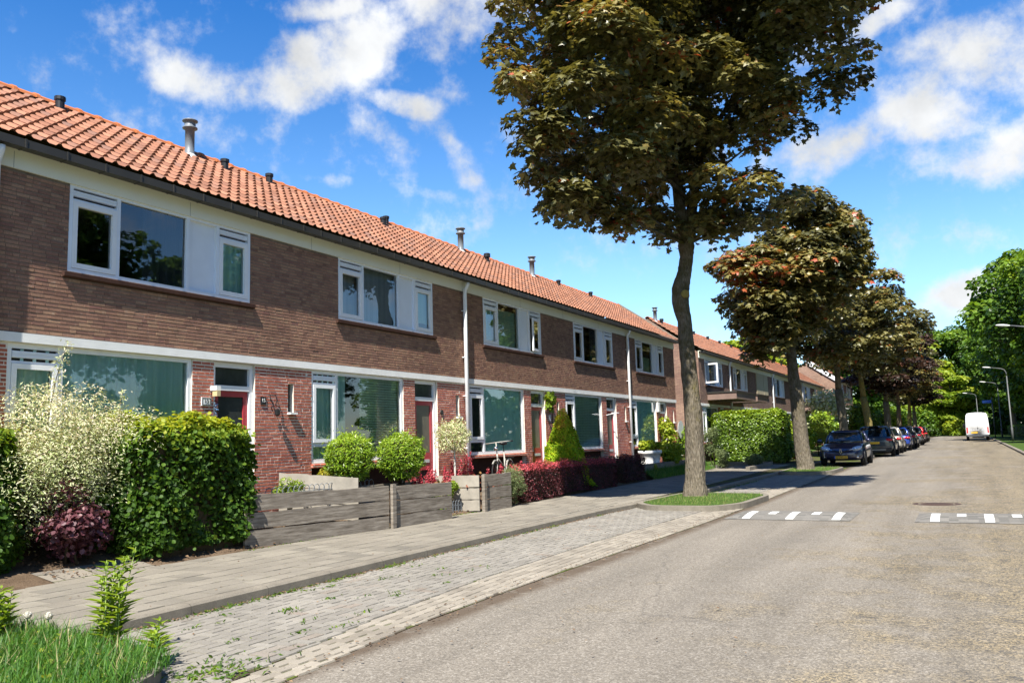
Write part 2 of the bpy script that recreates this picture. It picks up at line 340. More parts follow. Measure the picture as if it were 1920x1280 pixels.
def paver(name, c1, c2, c3, mortar, bw, rh, ms, axis, off=0.5, moss=0.0, mossthr=0.55):
    def f(t):
        p = pos(t); x, y, z = t.sep(p); vec = t.comb(y, x, 0.0) if axis == 'y' else t.comb(x, y, 0.0)
        vec = t.vm('ADD', vec, t.vm('MULTIPLY', t.vm('SUBTRACT', t.noise(p, 3.0, 2.0, 0.5, 1), (0.5, 0.5, 0.5)), (0.02, 0.02, 0)))
        def bt(v, a, b, m_):
            d = t.n('ShaderNodeTexBrick', dict(offset=off), Vector=v, Color1=a, Color2=b, Mortar=m_, Scale=1.0)
            d.inputs['Mortar Size'].default_value = ms; d.inputs['Brick Width'].default_value = bw; d.inputs['Row Height'].default_value = rh
            d.inputs['Mortar Smooth'].default_value = 0.2; d.inputs['Bias'].default_value = 0.0; return d
        b1 = bt(vec, c1, c2, mortar); b2 = bt(t.vm('ADD', vec, (bw * 26.0, rh * 18.0, 0)), (0, 0, 0), (1, 1, 1), (0, 0, 0))
        col = t.mix(t.math('MULTIPLY', t.mapr(t.sep(b2.outputs[0])[0], 0.6, 1.0), 0.7), b1.outputs[0], c3)
        f1 = t.noise(p, 70.0, 4.0, 0.7); big = t.noise(p, 0.8, 6.0, 0.65)
        k = t.math('MULTIPLY', t.mapr(f1, 0.25, 0.75, 0.80, 1.2), t.mapr(big, 0.25, 0.75, 0.78, 1.2))
        col = t.vm('MULTIPLY', col, t.comb(k, k, k))
        if moss:
            mk = t.math('MULTIPLY', t.mapr(b1.outputs['Fac'], 0.25, 0.8), t.mapr(t.noise(p, 1.3, 6.0, 0.7), mossthr, mossthr + 0.12))
            col = t.mix(t.math('MULTIPLY', mk, moss), col, (0.075, 0.095, 0.02))
        sand = t.mapr(t.noise(p, 1.0, 7.0, 0.7), 0.6, 0.72, 0, 0.45); col = t.mix(sand, col, (0.17, 0.14, 0.10))
        h = t.math('ADD', t.math('SUBTRACT', 1.0, b1.outputs['Fac']), t.math('MULTIPLY', f1, 0.2))
        return bsdf(t, col, 0.85, 0.25, h, 0.8, 0.008)
    return mat(name, f)
BAY = paver('bay_pavers', (0.218, 0.200, 0.174), (0.178, 0.164, 0.146), (0.245, 0.218, 0.18), (0.045, 0.040, 0.032), 0.215, 0.105, 0.008, 'y', 0.5, 0.9, 0.54)
GUT = paver('gutter_pavers', (0.225, 0.20, 0.165), (0.195, 0.172, 0.142), (0.25, 0.225, 0.18), (0.10, 0.085, 0.065), 0.215, 0.11, 0.005, 'y', 0.5, 0.5, 0.62)
WALK = paver('pavement_slabs', (0.205, 0.180, 0.145), (0.172, 0.152, 0.124), (0.118, 0.106, 0.092), (0.038, 0.035, 0.026), 0.40, 0.30, 0.008, 'y', 0.5, 0.9, 0.46)
def f_kerb(t):
    p = pos(t); x, y, z = t.sep(p); f1 = t.noise(p, 90.0, 4.0, 0.75); f2 = t.noise(p, 4.0, 5.0, 0.65)
    k = t.math('MULTIPLY', t.mapr(f1, 0.25, 0.75, 0.68, 1.32), t.mapr(f2, 0.25, 0.75, 0.78, 1.2)); c = t.vm('MULTIPLY', (0.175, 0.155, 0.124), t.comb(k, k, k))
    jt = t.math('ABSOLUTE', t.math('SUBTRACT', t.math('FRACT', t.math('ADD', y, t.math('MULTIPLY', t.noise(p, 3.0), 0.02))), 0.5)); c = t.mix(t.mapr(jt, 0.0, 0.006, 0.85, 0.0), c, (0.035, 0.03, 0.022))
    return bsdf(t, c, 0.88, 0.2, f1, 0.8, 0.006)
KERB = mat('kerb_concrete', f_kerb)
def f_mark(t):
    p = pos(t); a = t.noise(p, 22.0, 6.0, 0.75); return bsdf(t, t.mix(t.mapr(a, 0.56, 0.70, 0, .75), (0.60, 0.60, 0.57), (0.20, 0.19, 0.17)), 0.7, 0.3, a, 0.4, 0.003)
MARK = mat('road_paint', f_mark)
def f_cush(t):
    p = pos(t); vo = t.n('ShaderNodeTexVoronoi', dict(distance='CHEBYCHEV'), Vector=p, Scale=7.0, Randomness=0.15)
    c = t.ramp(t.sep(vo.outputs['Color'])[0], [(0, (0.105, 0.10, 0.09)), (1, (0.165, 0.155, 0.138))]); k = t.mapr(t.noise(p, 60.0, 4.0, 0.7), 0.25, 0.75, 0.7, 1.3)
    return bsdf(t, t.vm('MULTIPLY', c, t.comb(k, k, k)), 0.85, 0.25, t.noise(p, 60.0), 0.5, 0.006)
CUSH = mat('cushion_blocks', f_cush)
def f_soil(t):
    p = pos(t); a = t.noise(p, 3.0, 8.0, 0.7); b = t.noise(p, 45.0, 4.0, 0.7)
    c = t.ramp(a, [(0.3, (0.055, 0.038, 0.024)), (0.55, (0.115, 0.080, 0.052)), (0.75, (0.17, 0.125, 0.085))])
    return bsdf(t, t.mix(t.mapr(b, 0.55, 0.75, 0, 0.6), c, (0.20, 0.14, 0.09)), 0.95, 0.1, b, 1.0, 0.02)
SOIL = mat('garden_soil', f_soil)
def f_lawn(t):
    p = pos(t); a = t.noise(p, 2.0, 8.0, 0.7); b = t.noise(p, 40.0, 3.0, 0.6)
    c = t.ramp(a, [(0.3, (0.030, 0.060, 0.010)), (0.55, (0.055, 0.095, 0.016)), (0.8, (0.10, 0.12, 0.03))])
    k = t.mapr(b, 0.2, 0.8, 0.6, 1.4); return bsdf(t, t.vm('MULTIPLY', c, t.comb(k, k, k)), 0.9, 0.15, b, 1.0, 0.04)
LAWN = mat('lawn', f_lawn)
def f_wood(t):
    p = pos(t); x, y, z = t.sep(p)
    g = t.noise(t.vm('MULTIPLY', p, (2.5, 2.5, 34)), 1.0, 6.0, 0.65); a = t.noise(p, 1.6, 5.0, 0.6)
    c = t.ramp(g, [(0.3, (0.085, 0.070, 0.055)), (0.5, (0.20, 0.172, 0.140)), (0.7, (0.31, 0.275, 0.230))])
    c = t.mix(t.mapr(a, 0.5, 0.75, 0, 0.7), c, (0.095, 0.078, 0.06))
    return bsdf(t, c, 0.85, 0.2, g, 0.6, 0.006)
WOOD = mat('weathered_wood', f_wood)
def f_bark(moss):
    def f(t):
        p = pos(t); q = t.vm('MULTIPLY', p, (1, 1, 0.22))
        a = t.noise(q, 38.0, 6.0, 0.7); v = t.n('ShaderNodeTexVoronoi', Vector=t.vm('ADD', q, t.vm('MULTIPLY', t.noise(q, 12.0, 3.0, 0.6, 1), (0.06, 0.06, 0.06))), Scale=30.0).outputs['Distance']
        c = t.ramp(a, [(0.25, (0.055, 0.044, 0.031)), (0.5, (0.14, 0.117, 0.086)), (0.75, (0.24, 0.21, 0.165))])
        c = t.mix(t.mapr(v, 0.0, 0.35, 0.8, 0.0), c, (0.04, 0.034, 0.028)); c = t.mix(t.math('MULTIPLY', t.mapr(t.sep(p)[2], 1.2, 3.2, 0, .75), t.mapr(t.noise(p, 5.0, 5.0, 0.65), 0.38, 0.6)), c, (0.062, 0.052, 0.018))  # trunk turns darker mossy brown upwards, crown shade painted in with the moss
        mk = t.mapr(t.noise(p, 2.6, 6.0, 0.65), 0.62 - moss, 0.74 - moss * 0.7); mk = t.math('MULTIPLY', mk, t.mapr(t.noise(p, 30.0, 3.0), 0.3, 0.6))
        c = t.mix(t.math('MULTIPLY', mk, 0.8), c, (0.21, 0.16, 0.02) if moss > 0.15 else (0.13, 0.11, 0.025))
        return bsdf(t, c, 0.92, 0.15, t.math('ADD', t.math('MULTIPLY', v, 1.4), a), 1.0, 0.02)
    return f
BARK = mat('bark', f_bark(0.02)); BARKY = mat('bark_with_yellow_lichen', f_bark(0.42)); TWIG = plain('twigs', (0.05, 0.04, 0.025), 0.9, 0.1, 0.3, 20)
def leafmat(name, stops, trans=0.35, rough=0.45, spec=0.35, tcol=1.4):
    def f(t):
        a = t.n('ShaderNodeAttribute', dict(attribute_name='tint')).outputs['Fac']; c = t.ramp(a, stops)
        d = bsdf(t, c, rough, spec); tc = t.vm('MULTIPLY', c, (tcol * 1.1, tcol, tcol * 0.5))
        return t.n('ShaderNodeMixShader', Fac=trans, i1=d, i2=t.n('ShaderNodeBsdfTranslucent', Color=tc))
    return mat(name, f)
L_MAPLE = leafmat('maple_leaf', [(0, (0.042, 0.042, 0.014)), (0.4, (0.108, 0.102, 0.031)), (0.70, (0.215, 0.187, 0.058)), (0.87, (0.26, 0.18, 0.050)), (0.92, (0.27, 0.105, 0.028)), (1, (0.32, 0.07, 0.028))], 0.25, 0.40, 0.5, 1.4)
L_MAPLE2 = leafmat('dark_maple_leaf', [(0, (0.022, 0.014, 0.010)), (0.6, (0.045, 0.024, 0.016)), (1, (0.10, 0.036, 0.018))], 0.2, 0.45, 0.4, 1.3)
L_BEECH = leafmat('beech_leaf', [(0, (0.022, 0.060, 0.006)), (0.45, (0.070, 0.145, 0.013)), (0.75, (0.20, 0.28, 0.022)), (1, (0.36, 0.38, 0.04))], 0.45, 0.55, 0.3)
L_WHITE = leafmat('variegated_leaf', [(0, (0.10, 0.18, 0.03)), (0.3, (0.36, 0.42, 0.16)), (0.65, (0.62, 0.64, 0.40)), (1, (0.74, 0.62, 0.50))], 0.3, 0.5, 0.3, 1.0)
L_PURPLE = leafmat('smoke_bush_leaf', [(0, (0.05, 0.018, 0.024)), (0.6, (0.12, 0.042, 0.055)), (1, (0.21, 0.085, 0.085))], 0.3, 0.45, 0.4)
L_BALL = leafmat('laurel_leaf', [(0, (0.06, 0.13, 0.010)), (0.5, (0.20, 0.32, 0.022)), (1, (0.38, 0.47, 0.05))], 0.35, 0.35, 0.45)
L_CONE = leafmat('spruce_leaf', [(0, (0.12, 0.22, 0.006)), (0.5, (0.24, 0.38, 0.012)), (0.8, (0.44, 0.46, 0.02)), (1, (0.42, 0.26, 0.03))], 0.3, 0.6, 0.2)
L_RED = leafmat('barberry_leaf', [(0, (0.025, 0.010, 0.011)), (0.5, (0.085, 0.020, 0.024)), (0.8, (0.24, 0.045, 0.05)), (1, (0.55, 0.09, 0.11))], 0.25, 0.45, 0.35)
L_PINK = leafmat('red_spike_flower', [(0, (0.30, 0.03, 0.05)), (0.6, (0.50, 0.06, 0.09)), (1, (0.55, 0.15, 0.16))], 0.3, 0.6, 0.2, 1.0)
L_LAV = leafmat('grey_green_leaf', [(0, (0.07, 0.10, 0.04)), (0.6, (0.15, 0.19, 0.08)), (1, (0.24, 0.27, 0.14))], 0.3, 0.6, 0.2)
L_PRIVET = leafmat('privet_leaf', [(0, (0.035, 0.075, 0.010)), (0.5, (0.12, 0.20, 0.018)), (0.85, (0.26, 0.36, 0.028)), (1, (0.34, 0.42, 0.05))], 0.33, 0.35, 0.45)
L_TREE = leafmat('tree_leaf', [(0, (0.025, 0.060, 0.008)), (0.5, (0.078, 0.155, 0.015)), (0.85, (0.150, 0.25, 0.022)), (1, (0.22, 0.30, 0.033))], 0.42, 0.45, 0.35)
L_TREEY = leafmat('yellow_green_leaf', [(0, (0.085, 0.16, 0.010)), (0.5, (0.19, 0.27, 0.016)), (1, (0.34, 0.37, 0.035))], 0.4, 0.5, 0.3)
L_GRASS = leafmat('grass_blade', [(0, (0.035, 0.105, 0.014)), (0.5, (0.075, 0.19, 0.022)), (0.85, (0.17, 0.28, 0.04)), (1, (0.30, 0.27, 0.11))], 0.35, 0.5, 0.3)
L_WEED = leafmat('weed_leaf', [(0, (0.11, 0.19, 0.016)), (1, (0.25, 0.34, 0.035))], 0.4, 0.45, 0.3)
L_YEL = leafmat('golden_leaf', [(0, (0.20, 0.23, 0.02)), (1, (0.42, 0.36, 0.03))], 0.35, 0.5, 0.3, 1.0)
# ------------------------------------------------------------------ leaves
def star():
    P = [(0, 0.0)]
    for k in range(11): pass
    out = [(0, 0), (0.20, 0.07), (0.42, -0.02), (0.36, 0.22), (0.52, 0.44), (0.26, 0.47), (0.17, 0.62), (0, 1.0), (-0.17, 0.62), (-0.26, 0.47), (-0.52, 0.44), (-0.36, 0.22), (-0.42, -0.02), (-0.20, 0.07)]
    v = [(0, 0.38, 0.0)] + [(a, b, -0.16 * abs(a) - 0.10 * b * b) for a, b in out]
    f = [(0, i, i % len(out) + 1) for i in range(1, len(out) + 1)]
    return np.array(v, float), np.array(f)
SH = {'maple': star(),
      'oval': (np.array([(0, 0, 0), (0.30, 0.45, 0.09), (0, 1, -0.06), (-0.30, 0.45, 0.09), (0, 0.5, 0)], float), np.array([(0, 1, 4), (1, 2, 4), (2, 3, 4), (3, 0, 4)])),
      'round': (np.array([(0, 0, 0), (0.38, 0.3, 0.05), (0.36, 0.72, 0.03), (0, 1, -0.03), (-0.36, 0.72, 0.03), (-0.38, 0.3, 0.05)], float), np.array([(0, 1, 2), (0, 2, 3), (0, 3, 4), (0, 4, 5)])),
      'lance': (np.array([(0, 0, 0), (0.15, 0.4, 0.04), (0, 1, -0.12), (-0.15, 0.4, 0.04)], float), np.array([(0, 1, 2), (0, 2, 3)])),
      'blade': (np.array([(-0.035, 0, 0), (0.035, 0, 0), (0.025, 0.55, 0.03), (0, 1, 0.16), (-0.025, 0.55, 0.03)], float), np.array([(0, 1, 2), (0, 2, 4), (4, 2, 3)]))}
def nrm(a): return a / np.maximum(np.linalg.norm(a, axis=1, keepdims=True), 1e-9)
def leaves(name, P, N, size, shape, tint, mats, parent=None, world=True, along=None):
    """P points, N leaf normals; along = growth direction hint"""
    sv, sf = SH[shape]; n = len(P); N = nrm(N)
    a = rng.normal(size=(n, 3)) if along is None else along + rng.normal(size=(n, 3)) * 0.25
    Y = nrm(a - N * (a * N).sum(1, keepdims=True)); X = np.cross(Y, N)
    s = np.broadcast_to(np.asarray(size, float), (n,))[:, None, None]
    V = P[:, None, :] + s * (sv[None, :, 0, None] * X[:, None] + (sv[None, :, 1, None] - 0.3 * (along is None)) * Y[:, None] + sv[None, :, 2, None] * N[:, None])
    F = (np.arange(n)[:, None, None] * len(sv) + sf[None]).reshape(-1, 3)
    t = np.repeat(np.clip(tint, 0, 1), len(sv))
    return mesh_np(name, V.reshape(-1, 3), F, mats, parent, attrs={'tint': ('POINT', t)}, world=world)
def rdir(n): return nrm(rng.normal(size=(n, 3)))
def puffs(C, rad, per, flat=0.75, up=0.7, out=0.6, jit=0.5, under=0.35):
    C = np.asarray(C, float); rad = np.broadcast_to(np.asarray(rad, float), (len(C),))
    k = np.repeat(np.arange(len(C)), per if np.isscalar(per) else per); n = len(k)
    d = rdir(n); low = (d[:, 2] < 0) & (rng.random(n) > under); d[low, 2] *= -1
    r = rad[k] * (0.55 + 0.5 * rng.random(n) ** 0.6)
    P = C[k] + d * r[:, None] * np.array([1, 1, flat]); N = d * out + np.array([0, 0, up]) + rng.normal(size=(n, 3)) * jit
    return P, N, k, d
def boxleaves(x0, x1, y0, y1, z0, z1, n, dep=0.22, rough=0.07, rnd=0.20):
    """points on the shell of a clipped hedge, denser on top and sides"""
    A = np.array([(y1 - y0) * (z1 - z0)] * 2 + [(x1 - x0) * (z1 - z0)] * 2 + [(x1 - x0) * (y1 - y0) * 1.2]); f = rng.choice(5, n, p=A / A.sum())
    u = rng.random((n, 3)); P = np.stack([x0 + u[:, 0] * (x1 - x0), y0 + u[:, 1] * (y1 - y0), z0 + u[:, 2] * (z1 - z0)], 1); N = np.zeros((n, 3))
    for i, (ax, val, sg) in enumerate(((0, x0, -1), (0, x1, 1), (1, y0, -1), (1, y1, 1), (2, z1, 1))):
        q = f == i; P[q, ax] = val; N[q, ax] = sg
    c = np.array([(x0 + x1) / 2, (y0 + y1) / 2, (z0 + z1) / 2]); h = np.array([(x1 - x0) / 2, (y1 - y0) / 2, (z1 - z0) / 2])
    q = np.abs((P - c) / h); e = np.sort(q, 1); corner = np.clip((e[:, 1] - 0.75) / 0.25, 0, 1) * np.clip((e[:, 2] - 0.75) / 0.25, 0, 1)
    lump = np.sin(P[:, 0] * 5.1 + P[:, 2] * 3.3) * np.sin(P[:, 1] * 4.3 + 1.1) + 0.6 * np.sin(P[:, 1] * 9.7 + P[:, 2] * 8.1)
    P = P - N * (rng.random((n, 1)) ** 1.6 * dep) + N * (rough * lump[:, None]) - nrm(P - c) * (corner[:, None] * rnd)
    P += rng.normal(size=(n, 3)) * 0.015
    return P, N
def hedge(name, box, label, cat, n, lm, size, shape='oval', tintbase=0.35, toptint=0.45, group=None, dep=0.22, rough=0.05, core=0.14, stray=0.02, redtop=0.0, flat_up=0.4, rz=0.0, origin=None):
    x0, x1, y0, y1, z0, z1 = box
    root = thing(name, origin or ((x0 + x1) / 2, (y0 + y1) / 2, z0), label, cat, group, rz)
    if rz == 0 and origin is None:
        cx, cy = (x0 + x1) / 2, (y0 + y1) / 2; x0, x1, y0, y1, z0, z1 = x0 - cx, x1 - cx, y0 - cy, y1 - cy, 0.0, z1 - z0
    P, N = boxleaves(x0, x1, y0, y1, z0, z1, n, dep, rough)
    k = rng.random(n) < stray; P[k] += rdir(k.sum()) * rng.random((k.sum(), 1)) * 0.16 + np.array([0, 0, 0.05])
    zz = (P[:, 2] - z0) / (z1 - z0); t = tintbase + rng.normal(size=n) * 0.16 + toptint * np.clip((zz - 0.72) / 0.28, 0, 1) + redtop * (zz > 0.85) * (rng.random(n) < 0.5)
    leaves('foliage', P, N * 0.65 + np.array([0, 0, flat_up]) + rng.normal(size=(n, 3)) * 0.45, size * rng.uniform(0.7, 1.3, n), shape, t, lm, root, world=False)
    b = MB(); c = core; nx = 6
    b.box(x0 + c, x1 - c, y0 + c, y1 - c, z0, z1 - c); b.build('branches', TWIG, root)
    return root
def bush(name, c, r, label, cat, n, lm, size, shape='oval', npuff=14, group=None, base=None, tb=0.4, ts=0.2, stems=3, up=0.5, flat=0.9, wood=TWIG, toptint=0.3):
    """loose shrub: puffs inside an ellipsoid r=(rx,ry,rz) centred on c, standing on base z"""
    c = np.array(c, float); r = np.array(r, float); bz = c[2] - r[2] if base is None else base
    root = thing(name, (c[0], c[1], bz), label, cat, group)
    q = rdir(npuff) * (0.35 + 0.4 * rng.random((npuff, 1))); C = c + q * r; pr = float(np.mean(r)) * 0.48
    P, N, k, d = puffs(C, pr, max(1, n // npuff), flat, up, 0.6, 0.5, 0.6)
    P[:, 2] = np.maximum(P[:, 2], bz + 0.02); zz = (P[:, 2] - c[2]) / r[2]
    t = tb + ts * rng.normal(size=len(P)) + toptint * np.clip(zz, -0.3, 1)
    leaves('foliage', P, N, size * rng.uniform(0.7, 1.3, len(P)), shape, t, lm, root)
    b = MB()
    for i in range(stems):
        e = C[i % npuff]; a = np.array([c[0] + rng.uniform(-.06, .06), c[1] + rng.uniform(-.06, .06), bz - 0.02]); mid = (a + e) / 2 + rng.normal(size=3) * 0.03
        b.tube([a, mid, e], [0.022, 0.016, 0.008], 6)
    b.build('stem', wood, root, True, world=True)
    return root
# ================================================================== SETTING
def PL(pts): a = np.array(pts, float); return lambda y: np.interp(y, a[:, 0], a[:, 1])
KX = PL([(-8, -6.2), (3.8, -6.33), (5.15, -6.39), (9, -6.5), (12.7, -6.55), (16, -6.55), (19, -6.3), (22, -6.0), (28, -5.85), (40, -5.75), (160, -5.75)])
IX = PL([(-8, -4.0), (4, -4.32), (4.7, -4.45), (5.9, -4.65), (8.2, -4.85), (11.4, -4.93), (16, -4.8), (22, -4.7), (160, -4.7)])
EX = PL([(-8, -3.9), (4.3, -4.0), (4.9, -4.1), (6.2, -4.2), (8.2, -4.22), (11.4, -4.18), (14.2, -4.13), (160, -4.1)])
def cst(v): return lambda y: np.full(np.shape(y), float(v))
def strip(name, xl, xr, zl, zr, y0, y1, m, step=1.0, kind='structure', nx=1):
    ys = np.arange(y0, y1 + step / 2, step); n = len(ys); V = []
    for i in range(nx + 1):
        t = i / nx; V.append(np.stack([xl(ys) * (1 - t) + xr(ys) * t, ys, G(ys) + zl * (1 - t) + zr * t], 1))
    V = np.stack(V, 1).reshape(-1, 3); k = nx + 1; F = []
    for j in range(n - 1):
        for i in range(nx): a = j * k + i; F.append((a, a + 1, a + k + 1, a + k))
    o = mesh_np(name, V, np.array(F), m); tag(o, kind=kind); return o
gy = np.concatenate([[-300], np.arange(-20, 160, 4), [200, 320, 900]]); gx = np.array([-500, -60, -12, 0, 8, 60, 500.]); V = []
for y in gy:
    for x in gx: V.append((x, y, Gf(y) - 0.05))
F = [(j * 7 + i, j * 7 + i + 1, (j + 1) * 7 + i + 1, (j + 1) * 7 + i) for j in range(len(gy) - 1) for i in range(6)]
tag(mesh_np('ground', V, np.array(F), LAWN), kind='structure')
strip('road', EX, cst(2.4), 0, 0, -10, 150, ROAD, 1.0, nx=2)
ry = 141.0; mb = MB(); mb.poly([(-80, ry - 3, Gf(ry) + .004), (-4.1, ry - 3, Gf(ry - 3) + .004), (-4.1, ry + 4, Gf(ry + 4) + .004), (-80, ry + 4, Gf(ry) + .004)]); tag(mb.build('side_road', ROAD), kind='structure')
strip('gutter_paving', IX, EX, 0.004, 0.004, -10, 136, GUT, 0.5)
strip('parking_bay', KX, IX, 0.008, 0.008, -10, 136, BAY, 0.5)
def kerb(name, xf, w, top, y0, y1, step=0.5):
    ys = np.arange(y0, y1 + step / 2, step); x = xf(ys); g = G(ys)
    V = np.stack([np.stack([x - w, ys, g + top], 1), np.stack([x - 0.015, ys, g + top], 1), np.stack([x + 0.012, ys, g + top - 0.02], 1), np.stack([x + 0.02, ys, g - 0.03], 1)], 1).reshape(-1, 3)
    F = [(j * 4 + i, j * 4 + i + 1, (j + 1) * 4 + i + 1, (j + 1) * 4 + i) for j in range(len(ys) - 1) for i in range(3)]
    return tag(mesh_np(name, V, np.array(F), KERB), kind='structure')
kerb('kerb', KX, 0.14, 0.114, -10, 136)
kr = kerb('kerb_opposite', lambda y: -(np.full(np.shape(y), 2.4)), 0.16, 0.10, -10, 150); kr.data.transform(Matrix.Scale(-1, 4, (1, 0, 0))); kr.data.flip_normals()
strip('pavement', cst(-8.95), lambda y: KX(y) - 0.14, 0.104, 0.10, -10, 136, WALK, 0.5)
strip('garden_soil', cst(-10.25), cst(-8.95), 0.36, 0.10, -10, 32.6, SOIL, 1.0, nx=2)
strip('driveway', cst(-10.6), cst(-8.95), 0.16, 0.108, 32.6, 36.4, WALK, 1.0)
strip('front_gardens', cst(-10.6), cst(-8.95), 0.25, 0.09, 36.4, 136, LAWN, 1.0)
strip('rear_garden', cst(-40), cst(-10.6), 0.02, 0.06, 32.6, 36.6, SOIL, 1.0)
strip('grass_verge', cst(2.56), cst(7.0), 0.085, 0.05, -10, 150, LAWN, 1.0)
strip('garden_path', cst(-10.2), cst(-8.94), 0.33, 0.110, 5.85, 7.15, WALK, 0.65)
# individual bricks and slabs, laid as real blocks a few millimetres above their joints
def f_blk(stops, moss):
    def f(t):
        p = pos(t); a = t.n('ShaderNodeAttribute', dict(attribute_name='tint')).outputs['Fac']; c = t.ramp(a, stops)
        f1 = t.noise(p, 75.0, 4.0, 0.75); f2 = t.noise(p, 1.0, 6.0, 0.65); f3 = t.noise(p, 9.0, 5.0, 0.7)
        k = t.math('MULTIPLY', t.mapr(f1, 0.25, 0.75, 0.76, 1.24), t.mapr(f2, 0.3, 0.7, 0.84, 1.14)); c = t.vm('MULTIPLY', c, t.comb(k, k, k))
        c = t.mix(t.mapr(f3, 0.58, 0.76, 0, 0.45), c, (0.12, 0.098, 0.072)); c = t.mix(t.math('MULTIPLY', t.mapr(f3, 0.30, 0.42, 1, 0), moss), c, (0.105, 0.105, 0.055))
        return bsdf(t, c, 0.88, 0.2, f1, 0.5, 0.003)
    return f
BLK_BAY = mat('bay_bricks', f_blk([(0, (.172, .158, .136)), (.5, (.198, .183, .158)), (.92, (.22, .203, .174)), (1, (.185, .155, .127))], .25))
BLK_GUT = mat('gutter_bricks', f_blk([(0, (.185, .162, .130)), (.5, (.23, .204, .165)), (1, (.265, .235, .19))], .2))
BLK_SLAB = mat('pavement_tiles', f_blk([(0, (.140, .127, .105)), (.15, (.168, .151, .123)), (.8, (.190, .170, .138)), (1, (.208, .188, .152))], .5))
def f_joint(t):
    p = pos(t); a = t.noise(p, 1.4, 6.0, 0.7); b = t.noise(p, 30.0, 4.0, 0.7)
    c = t.mix(t.mapr(a, 0.46, 0.58), (0.055, 0.044, 0.031), (0.072, 0.092, 0.018)); k = t.mapr(b, 0.25, 0.75, 0.6, 1.4); return bsdf(t, t.vm('MULTIPLY', c, t.comb(k, k, k)), 0.95, 0.1, b, 0.8, 0.01)
JOINT = mat('joint_soil', f_joint)
for nm in ('parking_bay', 'gutter_paving', 'pavement'): bpy.data.objects[nm].data.materials[0] = JOINT
def paving(name, rects, base, m, h=.011, j=.0035, e=.004, sd=.0012):
    Q = np.array(rects, float); n = len(Q); x0, x1, y0, y1 = Q[:, 0] + j, Q[:, 1] - j, Q[:, 2] + j, Q[:, 3] - j; dz = rng.normal(size=n) * sd; V = np.zeros((n, 8, 3))
    for i, (a, b) in enumerate(((x0, y0), (x1, y0), (x1, y1), (x0, y1))):
        V[:, i, 0], V[:, i, 1], V[:, i, 2] = a, b, G(b) + base - .003
        ca, cb = np.where(a == x0, a + e, a - e), np.where(b == y0, b + e, b - e); V[:, i + 4, 0], V[:, i + 4, 1], V[:, i + 4, 2] = ca, cb, G(b) + base + h + dz + rng.normal(size=n) * sd * .6
    f = np.array([(4, 5, 6, 7), (0, 1, 5, 4), (1, 2, 6, 5), (2, 3, 7, 6), (3, 0, 4, 7)]); F = (np.arange(n)[:, None, None] * 8 + f[None]).reshape(-1, 4)
    return tag(mesh_np(name, V.reshape(-1, 3), F, m, attrs={'tint': ('FACE', np.repeat(rng.random(n), 5))}), kind='structure')
w_ = .104; RC = []
for r in range(0, 21):
    for c in range(-10, 330):
        o_ = (c - r) % 4; x, y = -6.62 + r * w_, 2.0 + c * w_
        if o_ == 0: q = (x, x + w_, y, y + 2 * w_)
        elif o_ == 3: q = (x, x + 2 * w_, y, y + w_)
        else: continue
        a, b = max(q[0], float(KX(y)) + .02), min(q[1], float(IX(y)))
        if b - a > .03 and y < 33: RC.append((a, b, q[2], q[3]))
paving('parking_bay_bricks', RC, .008, BLK_BAY, j=.0052)
RC = []; y = -2.0
for row in range(8):
    y = -2.0 + (row % 2) * .1
    while y < 33:
        a = float(IX(y)) + row * .105; b = min(a + .105, float(EX(y)) - .005)
        if b - a > .03: RC.append((a, b, y, y + .208))
        y += .208
paving('gutter_bricks', RC, .004, BLK_GUT, h=.009)
RC = []
for row in range(8):
    y = -2.0 + (row % 2) * .15; a, b = -8.95 + row * .3, -8.65 + row * .3
    while y < 36.3:
        q = min(b, float(KX(y)) - .145)
        if q - a > .05: RC.append((a, q, y, y + .30))
        y += .30
paving('pavement_tiles', RC, .104, BLK_SLAB, h=.012, j=.005, e=.003, sd=.0016)
# ------------------------------------------------------------------ grass helper
def grass(name, pts, h, mt=None, lean=0.35, tint=0.4, kind='stuff', parent=None, label=None):
    n = len(pts); N = rdir(n); N[:, 2] = 0; N = nrm(N); up = np.tile([0, 0, 1.0], (n, 1)) + N * rng.random((n, 1)) * lean
    hh = h * rng.uniform(0.45, 1.15, n); sv, sf = SH['blade']; U = nrm(up); X = np.cross(U, N)
    Vv = pts[:, None, :] + hh[:, None, None] * (sv[None, :, 0, None] * X[:, None] * (0.12 / h if h > 0.12 else 1) + sv[None, :, 1, None] * U[:, None] + sv[None, :, 2, None] * 2.0 * N[:, None])
    F = (np.arange(n)[:, None, None] * len(sv) + sf[None]).reshape(-1, 3)
    t = np.repeat(np.clip(tint + rng.normal(size=n) * 0.28, 0, 1), len(sv))
    o = mesh_np(name, Vv.reshape(-1, 3), F, mt or L_GRASS, parent, attrs={'tint': ('POINT', t)}); tag(o, kind=kind); return o
def inpoly(P, poly):
    x, y = P[:, 0], P[:, 1]; c = np.zeros(len(P), bool); n = len(poly)
    for i in range(n):
        (x1, y1), (x2, y2) = poly[i], poly[(i + 1) % n]
        k = ((y1 > y) != (y2 > y)) & (x < (x2 - x1) * (y - y1) / (y2 - y1 + 1e-12) + x1); c ^= k
    return c
def scatter(poly, n):
    a = np.array(poly); lo, hi = a.min(0), a.max(0); P = lo + rng.random((n * 3, 2)) * (hi - lo); return P[inpoly(P, poly)][:n]
